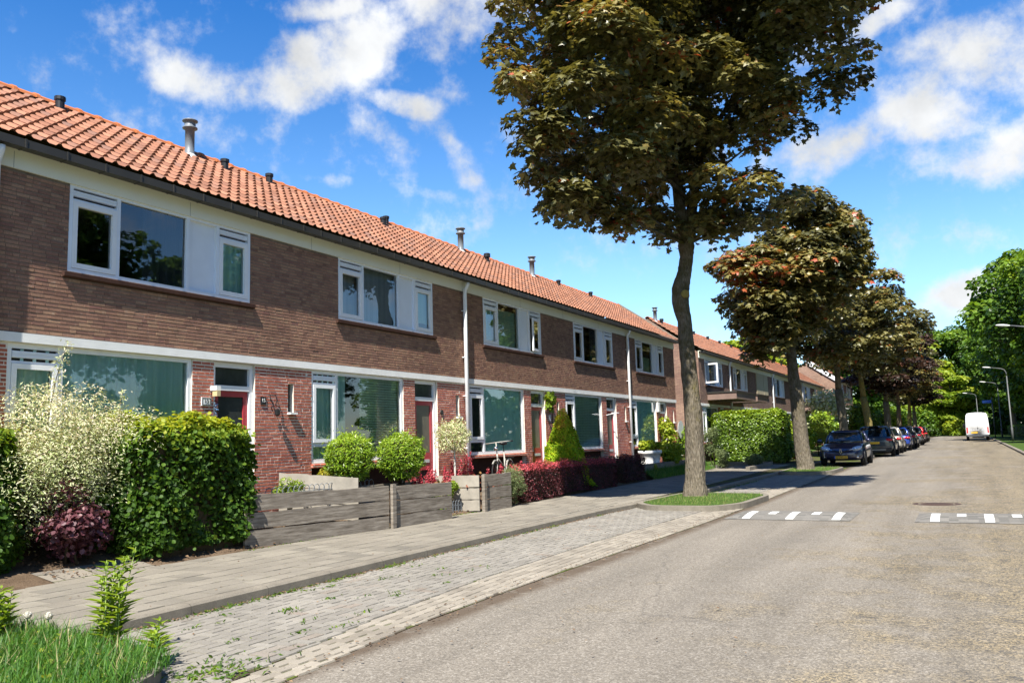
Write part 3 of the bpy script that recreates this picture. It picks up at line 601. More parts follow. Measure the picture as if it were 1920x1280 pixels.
def rounded(poly, r=0.35, k=4):
    out = []; n = len(poly)
    for i in range(n):
        p = np.array(poly[i]); a = np.array(poly[i - 1]); b = np.array(poly[(i + 1) % n]); da = a - p; db = b - p
        ra = min(r, np.linalg.norm(da) * .45); rb = min(r, np.linalg.norm(db) * .45); A = p + da / np.linalg.norm(da) * ra; B = p + db / np.linalg.norm(db) * rb
        for j in range(k + 1): t = j / k; out.append(tuple((1 - t) ** 2 * A + 2 * t * (1 - t) * p + t * t * B))
    return out
def island(poly, nbl, h=0.10, top=0.12):
    poly = rounded(poly); a = np.array(poly); c = a.mean(0); inner = [tuple(c + (p - c) * (1 - 0.15 / max(0.3, np.linalg.norm(p - c)))) for p in a]
    mb = MB(); n = len(poly); g = lambda p: Gf(p[1])
    for i in range(n):
        p, q, pi, qi = poly[i], poly[(i + 1) % n], inner[i], inner[(i + 1) % n]
        mb.poly([(*p, g(p) - .03), (*q, g(q) - .03), (*q, g(q) + top), (*p, g(p) + top)]); mb.poly([(*p, g(p) + top), (*q, g(q) + top), (*qi, g(qi) + top), (*pi, g(pi) + top)])
    tag(mb.build('tree_pit_kerb', KERB), kind='structure')
    tag(MB().poly([(*p, g(p) + top - .004) for p in inner]).build('tree_pit_soil', LAWN), kind='structure')
    if nbl:
        P = scatter(inner, nbl); P = np.column_stack([P, G(P[:, 1]) + top - .005]); grass('verge_grass', P, h * .55, tint=.74)
island([(-6.5, 17.5), (-5.9, 16.75), (-4.55, 16.75), (-4.1, 17.6), (-4.05, 19.9), (-4.4, 20.4), (-6.3, 20.5)], 4000, 0.11)
island([(-5.9, 30.2), (-5.6, 29.9), (-4.5, 29.9), (-4.1, 30.8), (-4.05, 33.4), (-4.4, 33.8), (-5.9, 33.8)], 2600, 0.11)
for yy in (45, 58, 71, 84, 97, 110): island([(-5.85, yy - 1.8), (-4.4, yy - 1.8), (-4.1, yy - 1), (-4.1, yy + 1.2), (-4.4, yy + 1.8), (-5.85, yy + 1.8)], 300, 0.12)
island([(-6.9, 1.2), (-4.9, 1.2), (-4.35, 2.2), (-4.42, 3.3), (-4.75, 3.95), (-5.6, 4.12), (-7.2, 4.1)], 0)
P = scatter([(-7.3, 2.6), (-4.5, 2.4), (-4.42, 3.3), (-4.75, 3.95), (-5.6, 4.14), (-7.5, 4.25)], 15000); P = np.column_stack([P, np.full(len(P), 0.10)]); grass('tall_grass', P, 0.17, lean=0.9, tint=.26)
P = scatter([(-7.3, 2.9), (-4.55, 2.9), (-4.5, 3.3), (-4.8, 3.9), (-5.6, 4.08), (-7.4, 4.15)], 1500); n = len(P); P = np.column_stack([P, .11 + .08 * rng.random(n)])
tag(leaves('broadleaf_weeds', P, np.tile([0, 0, 1.], (n, 1)) + rng.normal(size=(n, 3)) * .45, rng.uniform(.02, .05, n), 'round', rng.random(n), L_BEECH), kind='stuff')
P = scatter([(-7.3, 2.9), (-4.55, 2.9), (-4.5, 3.3), (-4.8, 3.9), (-5.6, 4.12), (-7.4, 4.2)], 450); P = np.column_stack([P, np.full(len(P), .10)]); grass('dry_grass', P, .21, leafmat('dry_blade', [(0, (.20, .17, .08)), (1, (.40, .34, .20))], .2, .8, .1), lean=1.2)
# weeds along the kerb and in the paving joints
K = []
for y, n, sp in [(5.0, 60, .22), (5.9, 110, .3), (6.7, 70, .25), (7.6, 100, .25), (8.6, 90, .2), (9.6, 20, .1), (10.4, 40, .2), (11.5, 50, .25), (12.6, 40, .2), (13.4, 40, .2), (15.5, 20, .15), (21.5, 120, .8), (23.5, 120, .8), (25.5, 100, .8)]:
    yy = y + rng.normal(size=n) * sp; K.append(np.column_stack([KX(yy) + 0.045 + np.abs(rng.normal(size=n)) * 0.05, yy, G(yy) + 0.01]))
for _ in range(34):
    yy = rng.uniform(3.9, 9); xx = rng.uniform(KX(yy) + .2, IX(yy) - .1); n = rng.integers(3, 14); K.append(np.column_stack([xx + rng.normal(size=n) * .03, yy + rng.normal(size=n) * .07, np.full(n, .012)]))
K.append(np.column_stack([-8.93 + rng.normal(size=380) * .05, rng.uniform(8.6, 16.2, 380), np.full(380, .10)]))
K.append(np.column_stack([-4.6 + rng.normal(size=260) * .16, 4.15 + rng.normal(size=260) * .22, np.full(260, .012)]))
K = np.concatenate(K); leaves('kerb_weeds', K + np.array([0, 0, .015]), np.tile([0, 0, 1.], (len(K), 1)) + rng.normal(size=(len(K), 3)) * .6, rng.uniform(.025, .075, len(K)), 'lance', rng.uniform(.2, .7, len(K)), L_BEECH); tag(bpy.data.objects['kerb_weeds'], kind='stuff')
n = 2600; yy = rng.uniform(3.5, 17, n); xx = np.where(rng.random(n) < .7, KX(yy) + .03 + np.abs(rng.normal(size=n)) * .05, np.where(rng.random(n) < .6, EX(yy) + rng.normal(size=n) * .12, rng.uniform(-9, -1, n)))
LITTER = leafmat('dry_leaf', [(0, (0.05, 0.03, 0.018)), (0.6, (0.14, 0.085, 0.05)), (1, (0.25, 0.17, 0.10))], 0.1, 0.9, 0.1)
onp = xx < KX(yy) - 0.02
o = leaves('leaf_litter', np.column_stack([xx, yy, np.where(onp, .122, .026)]), np.tile([0, 0, 1.], (n, 1)) + rng.normal(size=(n, 3)) * .18, rng.uniform(.012, .04, n), 'oval', rng.random(n), LITTER); tag(o, kind='stuff')
n = 1600; P = np.column_stack([rng.uniform(-10.1, -9.0, n), rng.uniform(5.9, 16, n), np.zeros(n)]); P[:, 2] = .13 + (-8.95 - P[:, 0]) / 1.3 * .26
o = leaves('soil_litter', P, np.tile([0, 0, 1.], (n, 1)) + rng.normal(size=(n, 3)) * .4, rng.uniform(.02, .06, n), 'oval', rng.random(n), LITTER); tag(o, kind='stuff')
# ================================================================== HOUSES
def wall(mb, y0, y1, z0, z1, holes, depth=0.1, mi=0, x=0.0, rev=None):
    ys = sorted({y0, y1, *[h[0] for h in holes], *[h[1] for h in holes]}); zs = sorted({z0, z1, *[h[2] for h in holes], *[h[3] for h in holes]})
    for i in range(len(ys) - 1):
        for j in range(len(zs) - 1):
            cy, cz = (ys[i] + ys[i + 1]) / 2, (zs[j] + zs[j + 1]) / 2
            if not any(h[0] < cy < h[1] and h[2] < cz < h[3] for h in holes):
                mb.poly([(x, ys[i], zs[j]), (x, ys[i + 1], zs[j]), (x, ys[i + 1], zs[j + 1]), (x, ys[i], zs[j + 1])], mi)
    for a, b, c, d in holes:
        q = x - depth; r = mi if rev is None else rev
        mb.poly([(x, a, c), (x, a, d), (q, a, d), (q, a, c)], r); mb.poly([(x, b, d), (x, b, c), (q, b, c), (q, b, d)], r)
        mb.poly([(x, a, d), (x, b, d), (q, b, d), (q, a, d)], r); mb.poly([(x, b, c), (x, a, c), (q, a, c), (q, b, c)], r)
def bricks(b, y0, y1, z0, z1, holes, x, mi, bw=0.171, rh=0.0517, j=0.0095, stag=0.0, pr=.0048, vj=.0018):
    """every brick of the wall face as a slightly uneven block standing out of the raked mortar"""
    T = []; nr = int((z1 - z0) / rh)
    for r in range(nr):
        za, zb = z0 + r * rh + j, z0 + (r + 1) * rh; zc = (za + zb) / 2; iv = [(y0, y1)]
        for h in holes:
            if h[2] - .02 < zc < h[3] + .02:
                n_ = []
                for a, c in iv:
                    if h[1] <= a or h[0] >= c: n_.append((a, c)); continue
                    if h[0] > a: n_.append((a, h[0]))
                    if h[1] < c: n_.append((h[1], c))
                iv = n_
        off = 0
        for a, c in iv:
            cur = a - rng.random() * bw
            while cur < c:
                ln = bw * (.52 if rng.random() < .22 else 1.0); p, q = max(a, cur + vj), min(c, cur + ln - vj); cur += ln
                if q - p < .02: continue
                d = rng.normal(size=8) * .0009; f = x + pr + rng.normal() * .0009; e = .0025; i0 = len(b.v); g = x - .004
                b.v += [(g, p, za), (g, q, za), (g, q, zb), (g, p, zb), (f + d[0], p + .001, za + e + d[5]), (f + d[1], q - .001, za + e + d[6]), (f + d[1] + d[2] * .25, q - .001, zb - e + d[4]), (f + d[0] + d[2] * .25, p + .001, zb - e + d[7])]
                for q_ in ((4, 5, 6, 7), (0, 1, 5, 4), (1, 2, 6, 5), (2, 3, 7, 6), (3, 0, 4, 7)): b.f.append(tuple(i0 + i for i in q_)); b.m.append(mi)
                T += [rng.random()] * 5
    return T
def pane(y0, y1, z0, z1, x, parent, m=None, name='pane'):
    return MB().poly([(x, y0, z0), (x, y1, z0), (x, y1, z1), (x, y0, z1)]).build(name, m or GLASS, parent)
def curtain(y0, y1, z0, z1, x, parent, m, amp=0.03, per=0.12, name='curtain'):
    n = max(6, int((y1 - y0) / per * 8)); V = []; ph = rng.random() * 6
    for i in range(n + 1):
        y = y0 + (y1 - y0) * i / n; xx = x + amp * math.sin(2 * math.pi * (y - y0) / per + ph + 0.8 * math.sin(y * 3.1))
        V += [(xx, y, z0), (xx, y, z1)]
    return mesh_np(name, V, np.array([(2 * i, 2 * i + 2, 2 * i + 3, 2 * i + 1) for i in range(n)]), m, parent, smooth=True, world=False)
def slats(y0, y1, z0, z1, x, parent, m, step=0.05, tilt=0.012):
    b = MB(); z = z0
    while z < z1: b.poly([(x - tilt, y0, z), (x - tilt, y1, z), (x + tilt, y1, z + step * .8), (x + tilt, y0, z + step * .8)]); z += step
    return b.build('blind', m, parent)
def vslats(y0, y1, z0, z1, x, parent, m, step=0.10):
    b = MB(); y = y0
    while y < y1 - .02: b.poly([(x - .012, y, z0), (x + .016, y + step * .94, z0), (x + .016, y + step * .94, z1), (x - .012, y, z1)]); y += step
    return b.build('blind', m, parent)
def vent(y0, y1, z0, z1, x, parent):
    b = MB(); b.box(x - .02, x + .030, y0 + .004, y1 - .004, z0 + .034, z1 - .026, 0); zm = (z0 + z1) / 2
    b.box(x + .0302, x + .0365, y0 + .006, y1 - .006, zm + .008, z1 - .030, 0); b.box(x + .0302, x + .036, y0 + .006, y1 - .006, z0 + .038, zm - .002, 0)
    b.box(x - .034, x - .0215, y0, y1, z0, z1, 1); return b.build('vent_grille', [GREYW, BLACK], parent)
def roof_tiles(W, z0, x0, z1, x1, parent, rows=12, tw=0.2, name='roof', fine=True):
    nc = int(round(W / tw)); ph = [0, .12, .28, .42, .55] if fine else [0, .3]; hh = [0.0, .032, .040, .014, 0.0] if fine else [0.0, .03]
    ys = np.concatenate([(i + np.array(ph)) * W / nc for i in range(nc)] + [[W]]); hs = np.concatenate([np.array(hh)] * nc + [[0]]); ny = len(ys)
    L = math.hypot(x1 - x0, z1 - z0); ux, uz = (x1 - x0) / L, (z1 - z0) / L; nx, nz = (uz, -ux) if uz * 1 > 0 and -ux > 0 else (-uz, ux)
    lines = []
    for r in range(rows): lines += [(r / rows, .040), ((r + .999) / rows, .002)]
    V = np.zeros((len(lines), ny, 3))
    for i, (t, h) in enumerate(lines):
        k = hs + h; V[i, :, 0] = x0 + ux * L * t + nx * k; V[i, :, 1] = ys; V[i, :, 2] = z0 + uz * L * t + nz * k
    idx = np.arange(len(lines) * ny).reshape(len(lines), ny); a, b, c, d = idx[:-1, :-1], idx[:-1, 1:], idx[1:, 1:], idx[1:, :-1]
    F = np.stack([a, b, c, d], -1).reshape(-1, 4); tt = rng.random((rows + 1, nc + 1)); tt = tt ** 0.9
    rows_i = np.repeat(np.arange(len(lines) - 1) // 2, ny - 1); cols = np.tile(np.minimum(np.arange(ny - 1) // len(ph), nc - 1), len(lines) - 1)
    return mesh_np(name, V.reshape(-1, 3), F, TILES, parent, attrs={'tint': ('FACE', tt[rows_i, cols])}, world=False)
HG, HR, BR, OV = 5.42, 7.12, 2.3, 0.20
def house(y0, D, label, o, W=5.4, z0=0.0, fine=True):
    geo = y0 < 33
    h = thing('terraced_house', (-D, y0, z0), label, 'house', 'terraced houses in the row')
    uw = (0.97, 4.16, 3.91, 5.10); gw = (0.25, 3.03, 1.25, 2.90); dr = (3.44, 4.30, 0.28, 2.90); sl_ = (5.06, 5.20, 2.13, 2.62)
    # walls
    b = MB(); wall(b, 0, W, 3.03, 5.41, [uw], 0.10, 0, 0.012)
    if o.get('left'): b.poly([(.012, 0, 3.03), (.012, 0, 5.34), (-BR, 0, HR - .03), (-2 * BR - .4, 0, 5.1), (-2 * BR - .4, 0, 3.03)])
    if o.get('right'): b.poly([(.012, W, 5.34), (.012, W, 3.03), (-2 * BR - .4, W, 3.03), (-2 * BR - .4, W, 5.1), (-BR, W, HR - .03)])
    if geo:
        nf = len(b.f); T = bricks(b, 0, W, 3.032, 5.09, [uw], .012, 1); b.build('upper_wall', [MORT_UP, BR_UP], h, attrs={'tint': ('FACE', [.5] * nf + T)})
    else: b.build('upper_wall', BRK_PALE if o.get('pale') else BRK_UP, h)
    b = MB(); wall(b, 0, W, -0.2, 2.91, [gw, dr, sl_, (gw[0], gw[1], -0.2, 1.17)], 0.12)
    b.poly([(-.1, gw[0], -.2), (-.1, gw[1], -.2), (-.1, gw[1], 1.17), (-.1, gw[0], 1.17)], 1)
    if o.get('left'): b.poly([(0, 0, -.2), (0, 0, 3.03), (-2 * BR - .4, 0, 3.03), (-2 * BR - .4, 0, -.2)], 2)
    if o.get('right'): b.poly([(0, W, 3.03), (0, W, -.2), (-2 * BR - .4, W, -.2), (-2 * BR - .4, W, 3.03)])
    if geo:
        nf = len(b.f); T = bricks(b, 0, W, -.18, 2.912, [gw, dr, sl_, (gw[0], gw[1], -0.2, 1.17)], 0.0, 3, j=.0135, pr=.0034, vj=.0045); b.build('lower_wall', [MORT_LO, BRK_DARK, BRK_PALE, BR_LO], h, attrs={'tint': ('FACE', [.5] * nf + T)})
    else: b.build('lower_wall', [BRK_LO, BRK_DARK, BRK_PALE], h)
    MB().box(-.05, .035, 0, W, 2.912, 3.028).build('concrete_band', CONC, h)
    b = MB(); b.box(.014, .045, 0, W, 5.085, 5.40); b.box(.045, .15, 0, W, 5.385, 5.40); b.box(.0455, .047, .2, .205, 5.085, 5.30, 1); b.box(.0455, .047, 2.9, 2.905, 5.085, 5.30, 1); b.build('fascia', [CREAM, PIPEG], h)
    b = MB(); b.box(.125, .145, 0, W, 5.30, 5.40); b.box(.145, .25, 0, W, 5.30, 5.312); b.box(.25, .27, 0, W, 5.30, 5.405)
    for k in range(10): b.box(.119, .278, .2 + k * .55, .224 + k * .55, 5.295, 5.410)
    b.build('gutter', DGREY, h)
    if o.get('pipe'):
        b = MB(); yy = o['pipe']; b.tube([(.19, yy, 5.28), (.18, yy, 5.22), (.11, yy, 5.10), (.10, yy, 5.0), (.10, yy, .1)], .048, 10)
        for z in (4.6, 3.5, 2.6, 1.4): b.box(0.012, .105, yy - .05, yy + .05, z, z + .022)
        b.build('downpipe', WHITE, h, True)
    # roof
    rf = roof_tiles(W, HG, OV + .04, HR, -BR, h, fine=fine)
    MB().poly([(-BR, 0, HR), (-BR, W, HR), (-2 * BR - .8, W, 4.95), (-2 * BR - .8, 0, 4.95)]).build('rear_slope', TILES, rf)
    b = MB(); k = 0; yy = 0.0
    while yy < W - .01:
        L = min(.36, W - yy)
        for q, (rr, a, c) in enumerate(((.085, yy, yy + L), (.102, yy, yy + .07))):
            n = 7; pts0 = [(-BR + rr * math.cos(math.pi * i / (n - 1)) * 1.25, a, HR - .015 + rr * math.sin(math.pi * i / (n - 1))) for i in range(n)]
            for i in range(n - 1): b.poly([pts0[i], pts0[i + 1], (pts0[i + 1][0], c, pts0[i + 1][2]), (pts0[i][0], c, pts0[i][2])])
            b.poly(pts0)
        yy += .36
    b.build('ridge_tiles', RIDGE, rf)
    for kind, ly, bx in o.get('vents', []):
        zb = HR - (bx) * (HR - HG) / (BR + OV); X = -BR + bx; b = MB()
        if kind == 'flue':
            b.lathe((X, ly, zb - .1), [(.085, 0), (.085, .62), (.135, .63), (.135, .655), (.10, .66), (.10, .76), (.14, .77), (.14, .79), (.12, .80), (0.001, .80)], 14, 0)
            b.lathe((X, ly, zb - .06), [(.15, -.05), (.13, .06), (.09, .10)], 12, 1); b.build('flue', [PIPEG, LEAD], rf, True)
        elif kind == 'cap':
            b.lathe((X, ly, zb - .1), [(.065, 0), (.065, .26), (.10, .27), (.10, .37), (.085, .385), (0.001, .39)], 12); b.build('roof_vent', BLACK, rf)
        else:
            b.lathe((X, ly, zb - .1), [(.07, 0), (.07, .27), (.085, .275), (.085, .33), (.06, .34), (0.001, .34)], 12); b.build('roof_vent', BLACK, rf)
    # rooms behind the glass
    for z_0, z_1, nm in ((-.1, 2.86, 'lower_room'), (3.05, 5.2, 'upper_room')):
        b = MB(); x0, x1, a, c = -.22, -3.6, .06, W - .06
        b.poly([(x1, a, z_0), (x1, c, z_0), (x1, c, z_1), (x1, a, z_1)]); b.poly([(x0, a, z_0), (x0, a, z_1), (x1, a, z_1), (x1, a, z_0)]); b.poly([(x0, c, z_0), (x1, c, z_0), (x1, c, z_1), (x0, c, z_1)])
        b.poly([(x0, a, z_0), (x1, a, z_0), (x1, c, z_0), (x0, c, z_0)]); b.poly([(x0, a, z_1), (x0, c, z_1), (x1, c, z_1), (x1, a, z_1)]); b.build(nm, ROOM, h)
    # upper window
    y_0, y_1, z_0, z_1 = uw; x = -.03; m1, m2, m3 = 1.71, 2.90, 3.48
    if o.get('shutter'):
        b = MB(); b.box(-.02, .05, y_0, y_0 + 1.9, z_0 - .1, z_1); b.box(-.02, .05, y_0 + 1.95, y_1 - .05, z_0 - .1, z_1); b.box(-.03, .03, y_0 + 1.9, y_0 + 1.95, z_0 - .1, z_1, 1); b.build('roller_shutter', [BEIGE, BROWNP], h)
    else:
        b = MB(); b.frame(x - .07, x + .045, y_0 + .004, y_1 - .004, z_0, z_1 - .004, .05)
        for m_ in (m1, m2, m3): b.box(x - .068, x + .042, m_ - .028, m_ + .028, z_0 + .05, z_1 - .054)
        b.box(x - .05, x + .035, y_0 + .054, m1 - .028, 4.88, 4.905); b.box(x - .05, x + .035, m3 + .028, y_1 - .054, 4.88, 4.905)
        wn = b.build('upper_window', GREYW, h)
        MB().box(x - .04, x - .012, m2 + .028, m3 - .028, z_0 + .05, z_1 - .054).build('panel', GREYW, wn)
        vent(y_0 + .055, m1 - .03, 4.91, 5.045, x, wn); vent(m3 + .03, y_1 - .055, 4.91, 5.045, x, wn)
        for sk, (a, c) in enumerate(((y_0 + .054, m1 - .03), (m3 + .03, y_1 - .054))):
            op = o.get('open') if sk == (1 if o.get('open') == 'right' else 0) else None
            b = MB()
            if op:
                yh = c if op == 'right' else a; ww = (c - a); an = R(9 if op == 'right' else 100); dy = -1 if op == 'right' else 1
                M_ = Matrix.Rotation(-an if op == 'right' else an, 3, 'Z') if False else None
                dx, ddy = math.sin(an), math.cos(an) * dy
                def bar(t0, t1, za, zb, m_=0):
                    p = [(x + .02 + dx * t0, yh + ddy * t0), (x + .02 + dx * t1, yh + ddy * t1)]; nx_, ny_ = -ddy * .02, dx * .02
                    b.prism([(p[0][0] - nx_, p[0][1] - ny_, za), (p[1][0] - nx_, p[1][1] - ny_, za), (p[1][0] + nx_, p[1][1] + ny_, za), (p[0][0] + nx_, p[0][1] + ny_, za)], (0, 0, zb - za), m_)
                bar(0, .07, 3.965, 4.875); bar(ww - .07, ww, 3.965, 4.875); bar(.07, ww - .07, 3.965, 4.035); bar(.07, ww - .07, 4.805, 4.875)
                sh = b.build('casement', WHITE, wn); g2 = MB(); q = [(x + .02 + dx * t, yh + ddy * t) for t in (.07, ww - .07)]
                g2.poly([(*q[0], 4.035), (*q[1], 4.035), (*q[1], 4.805), (*q[0], 4.805)]).build('pane', GLASS, sh)
            else:
                b.frame(x - .02, x + .052, a, c, 3.965, 4.875, .07); sh = b.build('casement', WHITE, wn); pane(a + .07, c - .07, 4.035, 4.805, x + .01, sh)
        pane(m1 + .028, m2 - .028, z_0 + .05, z_1 - .054, x, wn)
        for cu in o.get('ucur', []): cu(wn)
    b = MB(); b.prism([(-.03, y_0 - .07, 3.905), (.075, y_0 - .07, 3.885), (.075, y_0 - .07, 3.835), (.013, y_0 - .07, 3.815), (-.03, y_0 - .07, 3.815)], (0, y_1 - y_0 + .14, 0)); b.build('upper_sill', BRK_DARK, h)
    # ground floor window
    y_0, y_1, z_0, z_1 = gw; x = -.05; m1 = .95
    b = MB(); b.frame(x - .06, x + .03, y_0 + .004, y_1 - .004, z_0, z_1, .06); b.box(x - .058, x + .028, m1 - .035, m1 + .035, z_0 + .06, z_1 - .06); b.box(x - .05, x + .02, y_0 + .064, m1 - .035, 2.655, 2.685); b.box(x - .058, x + .026, y_0 + .064, m1 - .035, 1.53, 1.60)
    wn = b.build('lower_window', WHITE, h); vent(y_0 + .066, m1 - .037, 2.69, 2.835, x, wn)
    b = MB(); b.frame(x - .02, x + .045, y_0 + .066, m1 - .04, 1.605, 2.65, .065); sh = b.build('casement', WHITE, wn); pane(y_0 + .13, m1 - .105, 1.67, 2.585, x + .01, sh)
    pane(y_0 + .064, m1 - .035, z_0 + .06, 1.53, x, wn); pane(m1 + .035, y_1 - .064, z_0 + .06, z_1 - .06, x, wn)
    for cu in o.get('gcur', []): cu(wn)
    b = MB(); b.prism([(-.09, y_0 - .02, 1.248), (.06, y_0 - .02, 1.215), (.06, y_0 - .02, 1.165), (-.098, y_0 - .02, 1.165)], (0, y_1 - y_0 + .04, 0)); b.build('lower_sill', BRK_LO if not o.get('pale') else BRK_DARK, h)
    # door
    y_0, y_1, z_0, z_1 = dr; x = -.10; b = MB(); b.box(x - .03, x + .05, y_0 + .004, y_0 + .075, z_0, z_1 - .004); b.box(x - .03, x + .05, y_1 - .075, y_1 - .004, z_0, z_1 - .004)
    b.box(x - .03, x + .05, y_0 + .075, y_1 - .075, z_1 - .08, z_1 - .004); b.box(x - .03, x + .055, y_0 + .075, y_1 - .075, 2.455, 2.535); df = b.build('door_frame', WHITE, h)
    pane(y_0 + .075, y_1 - .075, 2.535, z_1 - .08, x, df, DGLASS, 'transom_pane')
    a, c = y_0 + .078, y_1 - .078; b = MB(); x2 = x + .015
    b.box(x - .02, x2, a, a + .09, z_0 + .01, 2.45); b.box(x - .02, x2, c - .09, c, z_0 + .01, 2.45)
    for za, zb in ((z_0 + .01, .50), (.98, 1.34), (2.36, 2.45)): b.box(x - .02, x2, a + .09, c - .09, za, zb)
    d = b.build('door', REDDOOR, h); pane(a + .09, c - .09, 1.34, 2.36, x - .005, d, o.get('dglass', DGLASS), 'door_pane'); pane(a + .09, c - .09, .50, .98, x - .005, d, DGLASS, 'door_pane')
    MB().box(x2, x2 + .012, a + .20, c - .16, 1.13, 1.20).build('letterbox', LEAD, d); MB().box(x2, x2 + .05, a + .03, a + .055, 1.25, 1.38).build('handle', LEAD, d)
    MB().box(x2 - .01, x2 + .045, c + .085, c + .13, 1.72, 1.84).build('door_bell', BLACK, h) if o.get('bell') else None
    # slit window
    pane(5.06, 5.20, 2.13, 2.62, -.09, h, DGLASS, 'slit_window'); MB().box(-.06, .075, 5.045, 5.225, 2.095, 2.129).build('slit_sill', CONC, h)
    return h
def C_(y0, y1, z0, z1, m, amp=.03, per=.13, d=.06): return lambda wn: curtain(y0, y1, z0, z1, -.03 - d, wn, m, amp, per)
def SLB(y0, y1, z0, z1, m=None): return lambda wn: slats(y0, y1, z0, z1, -.13, wn, m or BLIND)
def VSL(y0, y1, z0, z1, m=None): return lambda wn: vslats(y0, y1, z0, z1, -.16, wn, m or CUR_GREY)
DG2 = plain('frosted_door_glass', (0.13, 0.12, 0.09), 0.3, 0.5, 0.15, 4)
D1 = 10.19; Y1 = 5.68
def item(fn): return fn
H0 = house(Y1 - 5.4, D1, 'terraced house cut off at the left edge, before the first downpipe', dict(pipe=5.36, vents=[('tile', 3.5, .3)], gcur=[C_(.3, 3.0, 1.2, 2.9, CUR_GREY)], ucur=[C_(1, 2.9, 3.9, 5.1, CUR_GREY)]))
H1 = house(Y1, D1, 'nearest terraced house with dark upper window, teal curtains and the 13 sign', dict(vents=[('tile', 2.1, .25), ('flue', 4.66, .22), ('cap2', 5.32, .42)], bell=True,
     gcur=[C_(.3, 2.98, 1.2, 2.88, CUR_TEAL, .03, .16)], ucur=[C_(2.2, 2.9, 3.9, 5.1, CUR_DARK, .04, .14), C_(3.5, 4.15, 3.9, 5.1, CUR_TEAL, .03, .15)]))
H2 = house(Y1 + 5.4, D1, 'terraced house behind the two ball bushes, vertical slat blind upstairs', dict(pipe=5.4, vents=[('tile', 1.26, .25), ('cap2', 4.9, .42), ('tile', 5.3, .2)], dglass=DG2,
     gcur=[C_(.3, 1.3, 1.2, 2.88, CUR_TEAL, .03, .14), SLB(1.75, 3.0, 1.3, 2.85)], ucur=[VSL(1.0, 1.72, 3.93, 5.06), VSL(1.74, 2.9, 3.93, 5.06), C_(3.5, 4.15, 4.15, 5.1, CUR_TEAL, .01, .3)]))
H3 = house(Y1 + 10.8, D1, 'terraced house behind the leaning bicycle, right upper casement standing open', dict(open='right', vents=[('flue', 3.4, .22), ('cap', 4.55, .42)], dglass=DG2,
     gcur=[C_(.3, .95, 1.2, 2.88, CUR_DARK, .03, .1), C_(1.0, 2.95, 1.2, 2.88, CUR_SHEER, .008, .3)], ucur=[SLB(1.0, 2.9, 3.93, 4.9)]))
H4 = house(Y1 + 16.2, D1, 'terraced house behind the cone-shaped conifer, horizontal blind in its ground floor window', dict(pipe=5.4, vents=[('flue', 2.5, .22), ('tile', 4.5, .25)], dglass=DG2,
     gcur=[SLB(.95, 3.0, 1.3, 2.85)], ucur=[C_(2.5, 2.9, 3.9, 5.1, CUR_DARK)]))
H5 = house(Y1 + 21.6, D1, 'end terraced house beside the gap, two white flowerpots under its window', dict(right=True, vents=[('tile', 2.0, .25)],
     gcur=[C_(1.0, 2.95, 1.2, 2.88, CUR_SHEER, .01, .3)], ucur=[SLB(1.75, 2.9, 3.93, 4.5)]), W=5.5)
b = MB(); hx = OV + .05
b.prism([(hx, 5.5, 5.41), (hx, 5.5, 5.50), (-BR, 5.5, HR + .13), (-BR, 5.5, HR + .0)], (0, .16, 0)); b.build('verge_coping', KERB, H5)
lab2 = ['end terraced house of the second row, left casement swung wide open', 'second row house right of its first downpipe', 'second row house with beige roller shutters down upstairs', 'second row house just left of the second street tree', 'second row house hidden behind the second street tree', 'second row house right of the second street tree', 'last house of the second row, behind the white flowering shrub']
Y2 = 37.0; D2 = 10.35
for k in range(7):
    o = dict(vents=[('cap' if k == 0 else 'tile', 1.2, .3), ('tile', 4.0, .3)] + ([('flue', .5, .22)] if k == 0 else []), ucur=[C_(2.3, 2.9, 3.9, 5.1, CUR_GREY), C_(1.0, 1.7, 3.9, 5.1, CUR_GREY)] if k != 2 else [], gcur=[C_(.3, 3, 1.2, 2.9, CUR_GREY)])
    if k in (0, 2, 4, 6): o['pipe'] = 5.35
    if k == 0: o.update(left=True, open='left')
    if k == 2: o['shutter'] = True
    h = house(Y2 + 5.4 * k, D2, lab2[k], o, fine=k < 3)
    if k in (0, 1, 5): b = MB(); b.box(.01, 1.35, 1.2 if k == 0 else .2, 5.2 if k == 0 else 2.6, 3.2, 3.5); b.box(-.0, 1.39, 1.16 if k == 0 else .16, 5.24 if k == 0 else 2.64, 3.5, 3.56, 1); b.build('porch_canopy', [BROWNP, DGREY], h)
for k in range(2):
    h = house(76.0 + 5.4 * k, 9.3, ['first house of the third row, pale brick end wall facing the street trees', 'second house of the third row, almost hidden by the maples'][k], dict(left=k == 0, pale=True, vents=[('flue', .6, .2), ('flue', 3.2, .2)]), z0=0.75, fine=False)
    if k == 0:
        b = MB(); b.prism([(OV, 0, 5.0), (OV, 0, 5.36), (-BR, 0, HR + .16), (-BR, 0, HR - .35)], (0, -.14, 0)); b.build('gable_flashing', WHITE, h)
